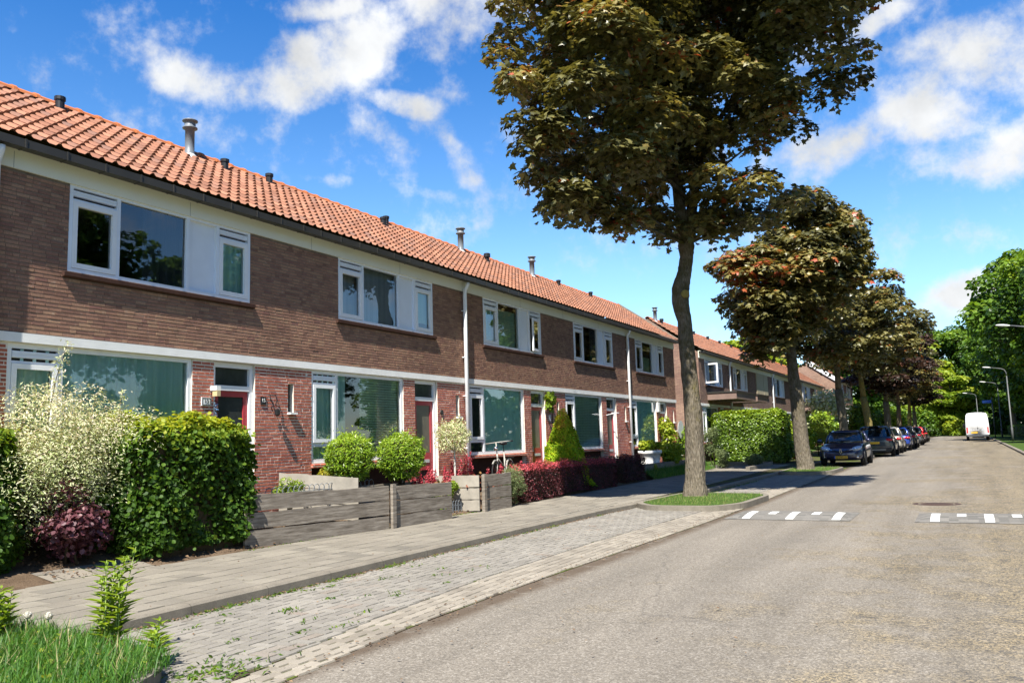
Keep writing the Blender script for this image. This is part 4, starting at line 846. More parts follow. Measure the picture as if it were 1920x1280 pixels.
# things fixed on the first house fronts
SIGNW = plain('enamel_white', (0.72, 0.72, 0.70), 0.3, 0.5, 0.04, 5); SIGNK = plain('enamel_black', (0.02, 0.02, 0.022), 0.3, 0.5, 0.1, 5)
b = MB(); b.box(.002, .02, 3.20, 3.38, 2.20, 2.33, 0); b.frame(.02, .023, 3.21, 3.37, 2.21, 2.32, .010, 1); s_ = b.build('house_number', [SIGNW, SIGNK], H1); text('digits', '13', .085, (.0235, 3.29, 2.265), (R(90), 0, R(90)), SIGNK, s_)
b = MB(); b.box(.002, .02, 4.42, 4.53, 2.25, 2.38); s_ = b.build('house_number', SIGNK, H1); text('digits', '15', .085, (.0215, 4.475, 2.315), (R(90), 0, R(90)), SIGNW, s_)
b = MB(); b.obox((.07, 3.42, 2.47), (.13, .09, .07), 0); b.obox((.09, 3.42, 2.39), (.10, .07, .09), 0, 1); b.build('wall_lamp', [SIGNW, plain('lamp_beige', (0.45, 0.36, 0.2), 0.4)], H1)
b = MB()
for k in range(5): a = k * .5; b.tube([(.03 + .02 * math.sin(3 * t + a), 3.47 + .03 * math.sin(5 * t + a), 2.02 + .035 * t + .04 * k) for t in np.linspace(0, 3, 6)], .008, 5, k % 2)
b.build('hanging_ornament', [BLACK, plain('blue_ornament', (0.12, 0.25, 0.42), 0.5)], H1)
b = MB()
for q in (0, 1):
    b.tube([(.02, 4.62 + q * .12, 2.42), (.05, 4.60 + q * .16, 2.33), (.06, 4.66 + q * .05, 2.25), (.07, 4.60 + q * .2, 2.20), (.05, 4.66 + q * .1, 2.13)], .009, 5)
b.lathe((.11, 4.70, 2.06), [(.015, .12), (.05, .10), (.045, .02), (.02, 0)], 8); b.build('iron_lantern', BLACK, H1)
MB().lathe((.012, 4.45, 2.22), [(.001, .014), (.055, .012), (.06, -.01)], 12, 0, 'X').build('house_number', DGREY, H2)
MB().box(.002, .02, 4.50, 4.60, 2.08, 2.24).build('house_number', SIGNW, H3)
b = MB(); b.box(.002, .08, 3.05, 3.28, 2.50, 2.86); b.build('alarm_box', SIGNW, H5)
b = MB(); b.lathe((.30, 4.75, 1.82), [(.36, .10), (.32, .06), (.2, .02), (.001, 0)], 18, 0, 'X'); b.tube([(.0, 4.75, 1.7), (.30, 4.75, 1.8)], .02, 6); b.build('satellite_dish', plain('dish_grey', (0.5, 0.52, 0.52), 0.4), H5)
b = MB(); b.tube([(.02, 3.35, 2.30), (.35, 3.30, 2.35), (.36, 3.6, 2.36), (.02, 3.8, 2.38)], .012, 6); b.build('awning_rail', WHITE, H4)
# ================================================================== STREET TREES
RH = np.array([0.88071, 0.47365, 0]); FH = np.array([-0.47365, 0.88071, 0]); ZZ = np.array([0, 0, 1.0])
def uvz(base, u, z, v=0.0): b = np.array(base, float); return np.array([b[0] + RH[0] * u + FH[0] * v, b[1] + RH[1] * u + FH[1] * v, z])
def edged(P, poly):
    a = np.array(poly); d = np.full(len(P), 9e9)
    for i in range(len(a)):
        p, q = a[i], a[(i + 1) % len(a)]; e = q - p; t = np.clip(((P - p) @ e) / (e @ e), 0, 1); d = np.minimum(d, np.linalg.norm(P - (p + t[:, None] * e), axis=1))
    return d
def outline_puffs(base, poly, n, rmin, rmax, depth, dmax, shift=0.0, lean=0.0, rlean=0.0):
    P = scatter(poly, n); e = edged(P, poly); r = np.clip(rmin + 0.35 * e, rmin, rmax) * rng.uniform(.85, 1.1, len(P))
    keep = e > r * 0.38; P, e, r = P[keep], e[keep], r[keep]
    t = np.minimum(dmax, depth * np.sqrt(e + .1) * 1.6); v = rng.uniform(-1, 1, len(P)) * t + shift - lean * np.maximum(0, -P[:, 0] - .4) - rlean * np.maximum(0, P[:, 0] - .6)
    C = np.array([uvz(base, P[i, 0] * (1 + .045 * min(v[i], 0)), P[i, 1], v[i]) for i in range(len(P))]); return C, r, v / dmax
def bark_tube(pts, rad, n=18, name='trunk', m=None, parent=None, extra=(), flare=None):
    b = MB(); pts = [Vector(p) for p in pts]; xs = np.linspace(0, len(pts) - 1, (len(pts) - 1) * 5 + 1)
    P = np.array([tuple(p) for p in pts]); Q = [Vector([np.interp(x, range(len(pts)), P[:, i]) for i in range(3)]) for x in xs]; RR = np.interp(xs, range(len(rad)), rad)
    b.tube(Q, [float(r) for r in RR], n); v = np.array(b.v); k = len(Q); c = np.repeat(np.array([tuple(q) for q in Q]), n, 0); d = v - c
    th = np.tile(np.arange(n) * 2 * np.pi / n, k); zz = np.repeat(xs, n); f = 1 + .05 * np.sin(3 * th + zz * 1.2) + .035 * np.sin(7 * th - zz * .8) + .025 * rng.normal(size=len(v))
    if flare: f += flare * np.exp(-zz / 0.5) * (0.55 + 0.45 * np.sin(5 * th + 1))
    b.v = [tuple(p) for p in c + d * f[:, None]]
    for pp, rr in extra: b.tube(pp, rr, 8)
    return b.build(name, m or BARK, parent, True, world=True)
def limb(a, c, sag=0.15, n=4):
    a, c = np.array(a), np.array(c); L = np.linalg.norm(c - a)
    return [tuple(a + (c - a) * t + np.array([0, 0, sag * L * math.sin(math.pi * t) * .5]) + (rng.normal(size=3) * .04 * L if 0 < t < 1 else 0)) for t in np.linspace(0, 1, n)]
B1 = (-5.7, 19.5, .12)
T1 = [(-4.74,11.33),(-4.38,12.24),(-3.42,12.7),(-2.6,13.3),(-1.24,14.2),(1.52,14.6),(3.50,14.2),(5.27,12.80),(4.76,11.52),(4.42,10.55),(3.88,9.58),(3.37,9.05),(2.26,8.26),(1.59,8.11),(0.51,7.83),(1.29,7.67),(2.32,7.30),(2.56,6.89),(2.00,6.37),(1.18,5.86),(0.67,6.01),(0.30,6.42),(-0.31,5.91),(-0.61,6.38),(-1.13,6.60),(-1.68,5.95),(-1.94,5.89),(-2.44,6.37),(-3.11,6.12),(-3.63,6.07),(-3.82,6.41),(-3.60,7.08),(-4.18,7.50),(-4.21,8.45),(-4.66,9.02),(-4.37,9.84),(-4.15,10.81)]
t1 = thing('maple_tree', B1, 'tallest and nearest street maple, its bronze crown running out of the top', 'tree', 'street maples along the parking bays')
C, r, vv = outline_puffs(B1, T1, 300, .38, .92, 1.15, 3.4, -.25, .78, .62)
XP = [(1.3,6.6),(1.8,6.9),(2.2,7.0),(1.6,7.35),(.95,7.1),(1.0,6.3),(1.6,6.35),(2.35,6.75),(2.7,7.15),(.7,6.7),(1.3,7.0),(2.0,6.6),(-1.8,6.35),(-2.3,6.6),(-3.3,6.45),(-2.85,6.6),(-1.2,6.8),(-.6,6.7),(-.3,6.3),(.4,6.4),(-3.6,6.9),(-3.2,6.2),(-2.6,6.3),(-3.5,6.5),(-3.9,6.9),(-4.1,7.8),(-3.8,8.0),(-4.2,9.0),(-4.4,9.8),(-4.5,10.6),(-4.4,11.0),(-3.9,11.8),(-3.6,7.6),(-2.2,6.2),(-1.6,6.2),(-4.5,11.4),(-4.55,9.3),(-4.3,8.6),(-3.9,7.3),(-4.2,10.2),(4.6,10.8),(4.9,12.2),(4.1,9.9),(3.5,9.4),(2.7,8.6)]
q_ = (C[:, 0] + 9.55) / sd.x; q_ = C[:, 2] - q_ * sd.z; kp = (q_ < .2) | (rng.random(len(C)) < .10); C, r = C[kp], r[kp]     # crown thinned where its shadow would fall on the house fronts
C = np.concatenate([C, np.array([uvz(B1, a * (.93 if a < -1 else 1.0), z, rng.uniform(-1.2, .6) - .8 * max(0, -a - .4)) for a, z in XP])]); r = np.concatenate([r, rng.uniform(.42, .6, len(XP))])
stems = []
fork = uvz(B1, .12, 6.2)
main = [[fork, uvz(B1, .0, 7.2), uvz(B1, -.05, 8.4), uvz(B1, -.1, 9.8), uvz(B1, .1, 12.2)], [fork, uvz(B1, .33, 7.2), uvz(B1, .55, 8.3, .3), uvz(B1, 1.1, 9.3, .5), uvz(B1, 2.2, 11.0, .6)]]
stems.append((main[0], [.17, .14, .12, .09, .04])); stems.append((main[1], [.16, .13, .10, .07, .03]))
for k in rng.choice(len(C), 46, replace=False):
    j = main[k % 2]; q = min(j, key=lambda p: np.linalg.norm(C[k] - p) + 3 * max(0, p[2] - C[k][2] + .5)); stems.append((limb(q, C[k]), [.05, .035, .022, .01]))
bark_tube([uvz(B1, 0.0, -.05), uvz(B1, 0.0, .12), uvz(B1, .02, .5), uvz(B1, .04, 1.12), uvz(B1, .05, 2.0), uvz(B1, .01, 3.0), uvz(B1, -.01, 3.67), uvz(B1, -.02, 4.3), uvz(B1, -.10, 4.75), uvz(B1, -.09, 5.1), uvz(B1, .03, 5.5), uvz(B1, .10, 5.85), uvz(B1, .12, 6.15), uvz(B1, .14, 6.5)],
          [.34, .29, .24, .215, .205, .19, .18, .165, .205, .21, .165, .16, .20, .14], 26, 'trunk', BARK, t1, stems, .12)
kb = MB(); kn = uvz(B1, -.03, 4.92, -.235); kb.lathe((0, 0, 0), [(.10, 0), (.09, .03), (.001, .035)], 14); kv = np.array(kb.v); kb.v = [tuple(kn + RH * p[0] + ZZ * p[1] - FH * p[2]) for p in kv]
kb.build('pruning_scar', plain('cut_wood', (0.22, 0.17, 0.05), 0.8, 0.1, 0.3, 25), t1, world=True)
def maple_crown(C, r, per, size, name, parent, lm=L_MAPLE, world=True, redcut=.04, outw=None, redm=None):
    per = np.maximum(20, (per * (r / np.mean(r)) ** 2).astype(int)) if not np.isscalar(r) else per
    P, N, k, d = puffs(C, r, per, .68, .85, .6, .38, .14)
    n = len(P); pk = rng.normal(size=len(C)) * .16; red = rng.random(len(C)) < redcut; red = red if redm is None else red | redm
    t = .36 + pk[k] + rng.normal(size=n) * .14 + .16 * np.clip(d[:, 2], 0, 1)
    if outw is not None: t += outw[k] * .12
    t = np.where(red[k] & (rng.random(n) < .5), t + .42, t); t = np.where(rng.random(n) < .035, t + .4, t)
    return leaves(name, P, N, size * rng.uniform(.65, 1.2, n), 'maple', t, lm, parent, world=world)
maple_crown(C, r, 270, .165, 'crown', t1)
B2 = (-5.2, 32, .24)
T2 = [(-3.50,7.45),(-3.07,8.05),(-1.64,8.37),(-1.10,9.01),(-0.74,9.83),(-0.67,10.87),(0.16,11.05),(1.34,10.60),(1.70,9.96),(2.87,9.51),(3.13,8.89),(2.8,7.27),(2.0,5.9),(1.0,5.1),(-0.29,4.83),(-0.92,4.15),(-1.92,3.98),(-2.25,4.99),(-2.82,5.41),(-2.95,6.62),(-3.42,7.04)]
t2 = thing('maple_tree', B2, 'second street maple with a reddish patch on its left, nearest the blue hatchback', 'tree', 'street maples along the parking bays')
C, r, vv = outline_puffs(B2, T2, 330, .40, .85, .95, 2.5, 0.0, .5)
t_ = (38.3 - C[:, 1]) / -sd.y; hx_ = C[:, 0] - sd.x * t_; hz_ = C[:, 2] - sd.z * t_; kp = ~((hx_ > -10.8) & (hx_ < -6.4) & (hz_ > -.3) & (hz_ < 3.0)) | (rng.random(len(C)) < .1); C, r = C[kp], r[kp]  # puffs that would shade the privet hedge are left out of the crown
stems = []; jj = [uvz(B2, -.25, 4.7), uvz(B2, -.2, 6.2), uvz(B2, -.1, 7.8), uvz(B2, .2, 9.6)]; stems.append((jj, [.15, .12, .08, .03]))
for k in rng.choice(len(C), 30, replace=False): q = min(jj, key=lambda p: np.linalg.norm(C[k] - p)); stems.append((limb(q, C[k]), [.05, .035, .02, .01]))
bark_tube([uvz(B2, 0, .1), uvz(B2, 0, .3), uvz(B2, -.06, .8), uvz(B2, -.1, 1.5), uvz(B2, -.15, 2.6), uvz(B2, -.22, 3.7), uvz(B2, -.25, 4.8)], [.36, .31, .27, .25, .23, .20, .17], 20, 'trunk', BARK, t2, stems, .12)
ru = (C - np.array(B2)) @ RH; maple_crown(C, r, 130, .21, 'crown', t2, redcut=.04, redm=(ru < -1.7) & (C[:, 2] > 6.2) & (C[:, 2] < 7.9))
# generic maples: one built, the rest copied with their parts
def make_maple(base, lab, lm, m, seedc, rx=3.4, rz=3.4, zc=6.6, n=115, per=200, size=.205, thick=.2, lean=0.0):
    t = thing('maple_tree', base, lab, 'tree', 'street maples along the parking bays'); b = np.array(base)
    q = rdir(n) * (.25 + .75 * rng.random((n, 1)) ** .5); q[:, 2] = q[:, 2] * .9 + .08; C = b + np.array([0, 0, zc]) + q * np.array([rx, rx, rz]) * (1 - .18 * np.clip(-q[:, 2:3], 0, 1)); r = rng.uniform(.5, .95, n)
    L = np.array([lean, 0, 0]); st = [b + [0, 0, 3.4] + L, b + [.1, 0, 4.8] + L * 1.6, b + [0, .1, 6.4] + L * 1.6, b + [.1, 0, 8.4] + L]; ex = [(st, [thick * .8, thick * .6, thick * .4, .03])]
    for k in range(18): p_ = min(st, key=lambda p: np.linalg.norm(C[k] - p)); ex.append((limb(p_, C[k]), [.06, .04, .02, .01]))
    bark_tube([b - [0, 0, .1], b + [0, 0, .15], b + [0, .02, .8] + L * .2, b + [.03, 0, 1.8] + L * .5, b + [0, 0, 3.4] + L], [thick * 1.5, thick * 1.3, thick * 1.08, thick, thick * .9], 16, 'trunk', m, t, ex, .1)
    maple_crown(C, r, per, size, 'crown', t, lm); return t
def copy_tree(t, loc, rz, sc, lab, group=None):
    c = t.copy(); COL.objects.link(c); c.location = loc; c.rotation_euler = (0, 0, rz); c.scale = (sc, sc, sc); c['label'] = lab; OFF[c.name] = np.array(loc, float)
    if group: c['group'] = group
    for ch in list(t.children):
        d = ch.copy(); COL.objects.link(d); d.parent = c
    return c
m3 = make_maple((-5.3, 45, Gf(45) + .1), 'third street maple with a forked trunk, rising behind the blue hatchback', L_MAPLE, BARK, 3, 3.5, 3.2, 6.7, lean=-.15)
m4 = make_maple((-5.25, 58, Gf(58) + .1), 'street maple with a bright yellow lichen trunk above the grey-blue parked SUV', L_MAPLE, BARKY, 4, 3.7, 3.5, 7.0, 120, 190, .22, .23, -.3)
m5 = make_maple((-5.2, 71, Gf(71) + .1), 'dark purple-leaved street maple beyond the yellow-trunked one', L_MAPLE2, BARK, 5, 3.8, 3.6, 6.6, 120, 180, .23, .24)
copy_tree(m3, (-5.2, 84, Gf(84) + .1), 2.1, 1.0, 'green-brown street maple behind the grey hatchback, third from the far end of the row')
copy_tree(m4, (-5.1, 97, Gf(97) + .1), 4.0, .9, 'street maple above the small red car, second from the far end of the row')
copy_tree(m5, (-5.1, 110, Gf(110) + .1), 1.2, .95, 'farthest dark maple of the street row')
# ================================================================== BACKGROUND TREES
def make_tree(name, base, lab, lm, rx, rz, zc, n, per, size, thick, group, shell=.45, flat=.75, shape='round'):
    t = thing(name, base, lab, 'tree', group); b = np.array(base)
    q = rdir(n) * (shell + (1 - shell) * rng.random((n, 1))); C = b + np.array([0, 0, zc]) + q * np.array([rx, rx, rz]); r = rng.uniform(.20, .36, n) * rx
    ex = [([b + [0, 0, zc - rz * .6], b + [.1, 0, zc], b + [0, 0, zc + rz * .6]], [thick * .7, thick * .45, .04])]
    for k in range(12): ex.append((limb(b + [0, 0, zc - rz * .5 + k * .09 * rz], C[k]), [thick * .3, thick * .22, .03, .02]))
    bark_tube([b - [0, 0, .2], b + [0, 0, .3], b + [0, 0, max(.5, zc - rz * .6)]], [thick * 1.4, thick * 1.1, thick * .75], 12, 'trunk', BARK, t, ex)
    P, N, k, d = puffs(C, r, per, flat, .75, .6, .45, .4); n_ = len(P); pk = rng.normal(size=n) * .16
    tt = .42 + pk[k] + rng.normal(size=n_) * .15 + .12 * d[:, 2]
    leaves('crown', P, N, size * rng.uniform(.6, 1.3, n_), shape, tt, lm, t); return t
gR = 'trees on the right side of the street'
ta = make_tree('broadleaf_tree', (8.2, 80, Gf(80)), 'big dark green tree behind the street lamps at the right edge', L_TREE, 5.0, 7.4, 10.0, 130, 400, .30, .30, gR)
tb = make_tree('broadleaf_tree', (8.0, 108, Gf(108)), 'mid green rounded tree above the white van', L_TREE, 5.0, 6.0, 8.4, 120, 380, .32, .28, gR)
tc = make_tree('broadleaf_tree', (-1.5, 152, Gf(152)), 'yellow green tree with open layered branches at the bend', L_TREEY, 4.2, 4.6, 5.6, 85, 340, .36, .2, 'trees at the bend of the street', .3, .5)
labs = ['tall green tree just right of the nearest lamp head', 'green tree behind the second lamp pole', 'tall green tree behind the blue street sign', 'dark green tree deep behind the right hedge', 'green tree just left of the white van roof', 'bushy green tree filling the gap beside the bend', 'wide green tree far right beyond the lamps', 'far green tree peeking over the right-hand crowns']
spots = [(10.5, 66, 1.08), (8.6, 94, 1.36), (8.2, 122, 1.15), (15.0, 76, 1.15), (6.5, 142, 1.12), (11.5, 150, 1.3), (17, 100, 1.35), (16, 130, 1.5)]
for i, (x, y, s_) in enumerate(spots): copy_tree((ta, tb)[i % 2], (x, y, Gf(y) - .1), i * 1.9, s_, labs[i], gR)
lab2 = ['bright green tree closing the street above the parked cars', 'light green tree at the bend, right of the dark maples', 'pale green tree at the bend behind the yellow green one', 'green tree beyond the bend, left of the street', 'tall pale green tree rising behind the third row roof', 'pale green tree behind the second row chimneys']
for i, (x, y, s_, src) in enumerate([(-8, 164, 1.75, tc), (-1, 176, 1.45, tb), (7, 178, 1.45, tb), (-15, 156, 1.5, tb), (-26, 128, 1.6, tc), (-24, 104, 1.35, tc)]): copy_tree(src, (x, y, Gf(y) - .1), i * 2.3, s_, lab2[i], 'trees at the bend of the street')
for i, (x, y) in enumerate([(13, 4), (12.5, 13), (14, 21), (12.5, 29), (13.5, 37), (12.5, 45), (14.5, -6), (13, 53)]):
    copy_tree((ta, tb)[i % 2], (x, y, -.05), i * 1.3, (.85 if y < 32 else .55) * (1, .95)[i % 2], 'green tree across the street opposite the houses, mirrored in their window glass', 'trees across the street')
# low green at the far end
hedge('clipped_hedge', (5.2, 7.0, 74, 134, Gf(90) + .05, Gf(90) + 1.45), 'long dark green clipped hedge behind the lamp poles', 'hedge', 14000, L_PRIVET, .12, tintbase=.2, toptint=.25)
for i, (x, y, rx, rz, lm, lab) in enumerate([(-1.2, 146, 2.4, 1.3, L_TREEY, 'low bright green bush at the bend of the street'), (2.6, 147, 2.6, 2.2, L_TREE, 'dark bush left of the van at the bend'), (-5.5, 146, 3.0, 2.4, L_TREE, 'dark green bush behind the farthest parked car'), (-9.5, 146, 3.0, 2.6, L_TREEY, 'green bush behind the row of maples')]):
    bush('bush', (x, y, Gf(y) + rz * .8), (rx, 1.6, rz), lab, 'bush', 2600, lm, .3, 'round', 18)
def thicket(box, n, size, lab):
    x0, x1, y0, y1, z0, z1 = box; P, N = boxleaves(x0, x1, y0, y1, z0, z1, n, 1.6, .5); o = leaves('far_thicket', P, N + np.array([0, 0, .5]) + rng.normal(size=(n, 3)) * .5, size * rng.uniform(.6, 1.3, n), 'round', .25 + rng.normal(size=n) * .18, L_TREE); tag(o, lab, kind='stuff')
thicket((3.0, 60, 160, 166, .2, 8.0), 18000, .7, 'dark undergrowth of the wood at the end of the street'); thicket((22, 26, 60, 160, .2, 6.0), 15000, .7, 'dark undergrowth behind the trees on the right'); thicket((-60, 6, 186, 192, .2, 9.0), 12000, .9, 'green wood beyond the bend of the street')
# ================================================================== FRONT GARDENS
BD = '13'
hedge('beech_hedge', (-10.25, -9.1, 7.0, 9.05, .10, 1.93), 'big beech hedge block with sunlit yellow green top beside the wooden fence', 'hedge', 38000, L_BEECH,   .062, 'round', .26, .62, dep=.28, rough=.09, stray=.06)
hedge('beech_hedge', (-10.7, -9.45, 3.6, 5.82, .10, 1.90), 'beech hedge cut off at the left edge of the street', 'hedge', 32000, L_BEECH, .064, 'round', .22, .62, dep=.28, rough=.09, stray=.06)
wb = bush('variegated_willow', (-9.95, 6.6, 1.38), (.62, 1.65, .82), 'white and cream variegated willow bush between the two beech hedges', 'bush', 46000, L_WHITE, .046, 'lance', 64, base=.35, tb=.50, ts=.25, stems=7, up=.8, toptint=.25)
for (x, y, z, L) in [(-9.9, 6.25, 2.0, .95), (-9.85, 7.2, 2.0, .36), (-9.9, 5.95, 1.95, .42), (-9.85, 6.8, 1.9, .42)]:
    n = int(230 * L); s_ = rng.random(n); P = np.column_stack([x + rng.normal(size=n) * .035, y + s_ * L * .28 + rng.normal(size=n) * (.05 + .02 * (1 - s_)), z + s_ * L])
    leaves('long_shoot', P, rng.normal(size=(n, 3)) + [0.4, 0, .6], rng.uniform(.035, .07, n), 'lance', .6 + rng.normal(size=n) * .25, L_WHITE, wb); MB().tube([(x, y, z - .3), (x, y + L * .14, z + L * .5), (x, y + L * .28, z + L * .97)], [.007, .005, .002], 5).build('shoot_stem', TWIG, wb, world=True)
bush('smoke_bush', (-9.55, 6.42, .70), (.38, .45, .52), 'purple smoke bush low in front of the variegated willow', 'bush', 2800, L_PURPLE, .058, 'round', 16, base=.18, tb=.5, stems=5)
bush('leafy_undergrowth', (-9.85, 6.95, .62), (.35, .4, .42), 'dark green undergrowth between the purple bush and the beech hedge', 'bush', 1300, L_BEECH, .07, 'round', 10, base=.2, tb=.2)
# wooden fences of upright-set planks
def plank(b, p, q, z0, z1, th=.045, wob=.004, tilt=0.0):
    p, q = Vector(p), Vector(q); d = (q - p); L = d.length; d.normalize(); nn = Vector((-d.y, d.x, 0)) * th / 2; n = 10; lo, hi = [], []
    for i in range(n + 1):
        c = p + d * L * i / n; dz = tilt * L * i / n; lo.append((c, z0 + dz + rng.normal() * wob * .5)); hi.append((c, z1 + dz + rng.normal() * wob))
    for sg in (1, -1):
        for i in range(n):
            f = [(*(lo[i][0] + nn * sg).xy, lo[i][1]), (*(lo[i + 1][0] + nn * sg).xy, lo[i + 1][1]), (*(hi[i + 1][0] + nn * sg).xy, hi[i + 1][1]), (*(hi[i][0] + nn * sg).xy, hi[i][1])]; b.poly(f if sg < 0 else f[::-1])
    for i in range(n):
        b.poly([(*(hi[i][0] - nn).xy, hi[i][1]), (*(hi[i + 1][0] - nn).xy, hi[i + 1][1]), (*(hi[i + 1][0] + nn).xy, hi[i + 1][1]), (*(hi[i][0] + nn).xy, hi[i][1])])
    for i in (0, n): b.poly([(*(lo[i][0] - nn).xy, lo[i][1]), (*(hi[i][0] - nn).xy, hi[i][1]), (*(hi[i][0] + nn).xy, hi[i][1]), (*(lo[i][0] + nn).xy, lo[i][1])])
WOODP = plain('sunlit_wood', (0.27, 0.245, 0.205), 0.85, 0.2, 0.25, 5)  # paler than the fence wood, sun on the crosswise planks painted in
def fence(lab, p, q, zs, posts=(), group='weathered plank fences', tilt=0.0, ph=.95, side=1, wd_=None):
    t = thing('plank_fence', (p[0], p[1], zs[0][0]), lab, 'fence', group)
    for a, c in zs: b = MB(); plank(b, p, q, a, c, tilt=tilt); b.build('plank', wd_ or WOOD, t, world=True)
    d = (Vector(q) - Vector(p)); L = d.length; d.normalize(); n_ = Vector((d.y, -d.x, 0)) * side
    for s_ in posts:
        c = Vector(p) + d * L * s_ + n_ * .05; b = MB(); b.obox((c.x, c.y, .1 + ph / 2), (.055, .09, ph), math.atan2(d.y, d.x) + R(90)); b.build('post', WOOD, t, world=True)
    return t
fence('long grey plank fence along the pavement, hedge shadow across it', (-9.12, 8.75, 0), (-8.74, 11.62, 0), [(.12, .358), (.385, .610), (.636, .865)], (), tilt=-.012)
fence('shorter grey plank fence along the pavement with an upright post at its left end', (-8.72, 11.68, 0), (-8.63, 13.42, 0), [(.10, .33), (.345, .57), (.585, .82)], (.0,), tilt=-.012, ph=.76)
fence('sunlit plank fence running back to the house behind the long fence', (-10.1, 10.45, 0), (-9.0, 11.15, 0), [(.42, .66), (.675, .89), (.90, 1.12)], tilt=-.10, wd_=WOODP)
fence('dark retaining plank behind the two ball bushes', (-9.75, 12.1, 0), (-9.70, 14.6, 0), [(.30, .56), (.575, .80)])
fence('pale sunlit plank fence across the garden between the two gate openings', (-9.75, 14.62, 0), (-8.84, 14.84, 0), [(.14, .36), (.375, .60), (.625, .86)], wd_=WOODP)
fence('short grey plank fence beside the red barberry hedge, thick post at its left', (-8.80, 14.90, 0), (-8.78, 16.05, 0), [(.10, .35), (.365, .60), (.615, .86)], (.0,), ph=.78)
def wire(lab, x, y0, y1, z, n):
    t = MB(); r = (y1 - y0) / n
    for i in range(n):
        c = y0 + (i + .5) * r; t.tube([(x, c - r * .62, z), *[(x, c - r * .62 * math.cos(a), z + .16 + .09 * math.sin(a)) for a in np.linspace(0, math.pi, 7)], (x, c + r * .62, z)], .006, 4)
    t.tube([(x, y0, z + .05), (x, y1, z + .05)], .005, 4); t.tube([(x, y0, z + .15), (x, y1, z + .15)], .005, 4); return tag(t.build('hoop_edging', PIPEG), lab, 'edging', 'wire hoop edgings in the garden')
wire('wire hoop edging just behind the long plank fence', -9.35, 9.4, 12.0, .68, 22); wire('black wire hoop edging by the garden path opening', -9.15, 13.9, 14.6, .13, 7)
bush('box_bush', (-9.55, 10.1, .86), (.24, .30, .24), 'small clipped box bush between the brick pier and the plank fence', 'bush', 1600, L_PRIVET, .04, 'oval', 10, base=.4, tb=.55)
bush('golden_shrub', (-10.0, 11.6, 1.02), (.15, .42, .16), 'golden yellow shrub under the window sill behind the sunlit planks', 'bush', 700, L_YEL, .05, 'oval', 8, base=.35)
bush('hosta_plant', (-9.35, 14.1, .32), (.22, .34, .22), 'pale leafy plant in the gravel by the garden path opening', 'plant', 420, L_WEED, .12, 'lance', 8, base=.12, tb=.6)
def ball(lab, c, r, n, lm, tb=.45):
    t = thing('ball_bush', (c[0], c[1], .3), lab, 'bush', 'ball-shaped bushes on stems'); d = rdir(n); lump = 1 + .07 * np.sin(d[:, 0] * 9) * np.sin(d[:, 1] * 8 + 1) + .05 * np.sin(d[:, 2] * 13)
    P = np.array(c) + d * (r * lump * (1 - .22 * rng.random(n) ** 1.5))[:, None]; k = rng.random(n) < .03; P[k] += d[k] * .08 + [0, 0, .06]
    leaves('foliage', P, d * .5 + [0, 0, .5] + rng.normal(size=(n, 3)) * .45, rng.uniform(.05, .09, n), 'lance', tb + .22 * d[:, 2] + rng.normal(size=n) * .2, lm, t, along=d * .7 + np.array([0, 0, .5]))
    b = MB(); b.lathe((c[0], c[1], c[2]), [(.001, -.7 * r), (.6 * r, -.4 * r), (.75 * r, 0), (.6 * r, .45 * r), (.001, .72 * r)], 12); b.build('branches', TWIG, t, True, world=True)
    b = MB()
    for q in range(5): a = q * 1.3; b.tube([(c[0] + .02 * math.cos(a), c[1] + .02 * math.sin(a), .25), (c[0] + .05 * math.cos(a), c[1] + .05 * math.sin(a), c[2] - r * 1.15), (c[0] + .25 * math.cos(a), c[1] + .25 * math.sin(a), c[2] - r * .5)], [.022, .018, .012], 6)
    b.build('stem', TWIG, t, True, world=True)
ball('ball-shaped green bush on a stem, left of the pair behind the fence', (-9.4, 11.42, 1.33), .41, 5200, L_BALL); ball('ball-shaped green bush on a stem, right of the pair nearer the red door', (-9.4, 12.92, 1.31), .43, 5600, L_BALL, .4)
t = thing('standard_willow', (-9.5, 14.95, .25), 'small pale variegated tree with a round head on a thin white stem', 'tree'); n = 3000; d = rdir(n); P = np.array([-9.5, 14.95, 1.68]) + d * (.38 * (1 - .5 * rng.random(n)) * (1 + .25 * np.sin(d[:, 1] * 5 + d[:, 0] * 4)))[:, None] * [1, 1, .95]
leaves('foliage', P, d * .4 + [0, 0, .4] + rng.normal(size=(n, 3)) * .5, rng.uniform(.04, .08, n), 'lance', .55 + rng.normal(size=n) * .25, L_WHITE, t, along=d + np.array([0, 0, .3])); b = MB(); b.tube([(-9.5, 14.95, .2), (-9.5, 14.96, .9), (-9.5, 14.95, 1.45)], [.028, .022, .018], 8)
for q in range(6): a = q * 1.05; b.tube([(-9.5, 14.95, 1.35), (-9.5 + .12 * math.cos(a), 14.95 + .12 * math.sin(a), 1.5), (-9.5 + .25 * math.cos(a), 14.95 + .25 * math.sin(a), 1.75)], [.012, .009, .005], 5)
b.build('stem', plain('pale_stem', (0.42, 0.40, 0.36), 0.8), t, True, world=True)
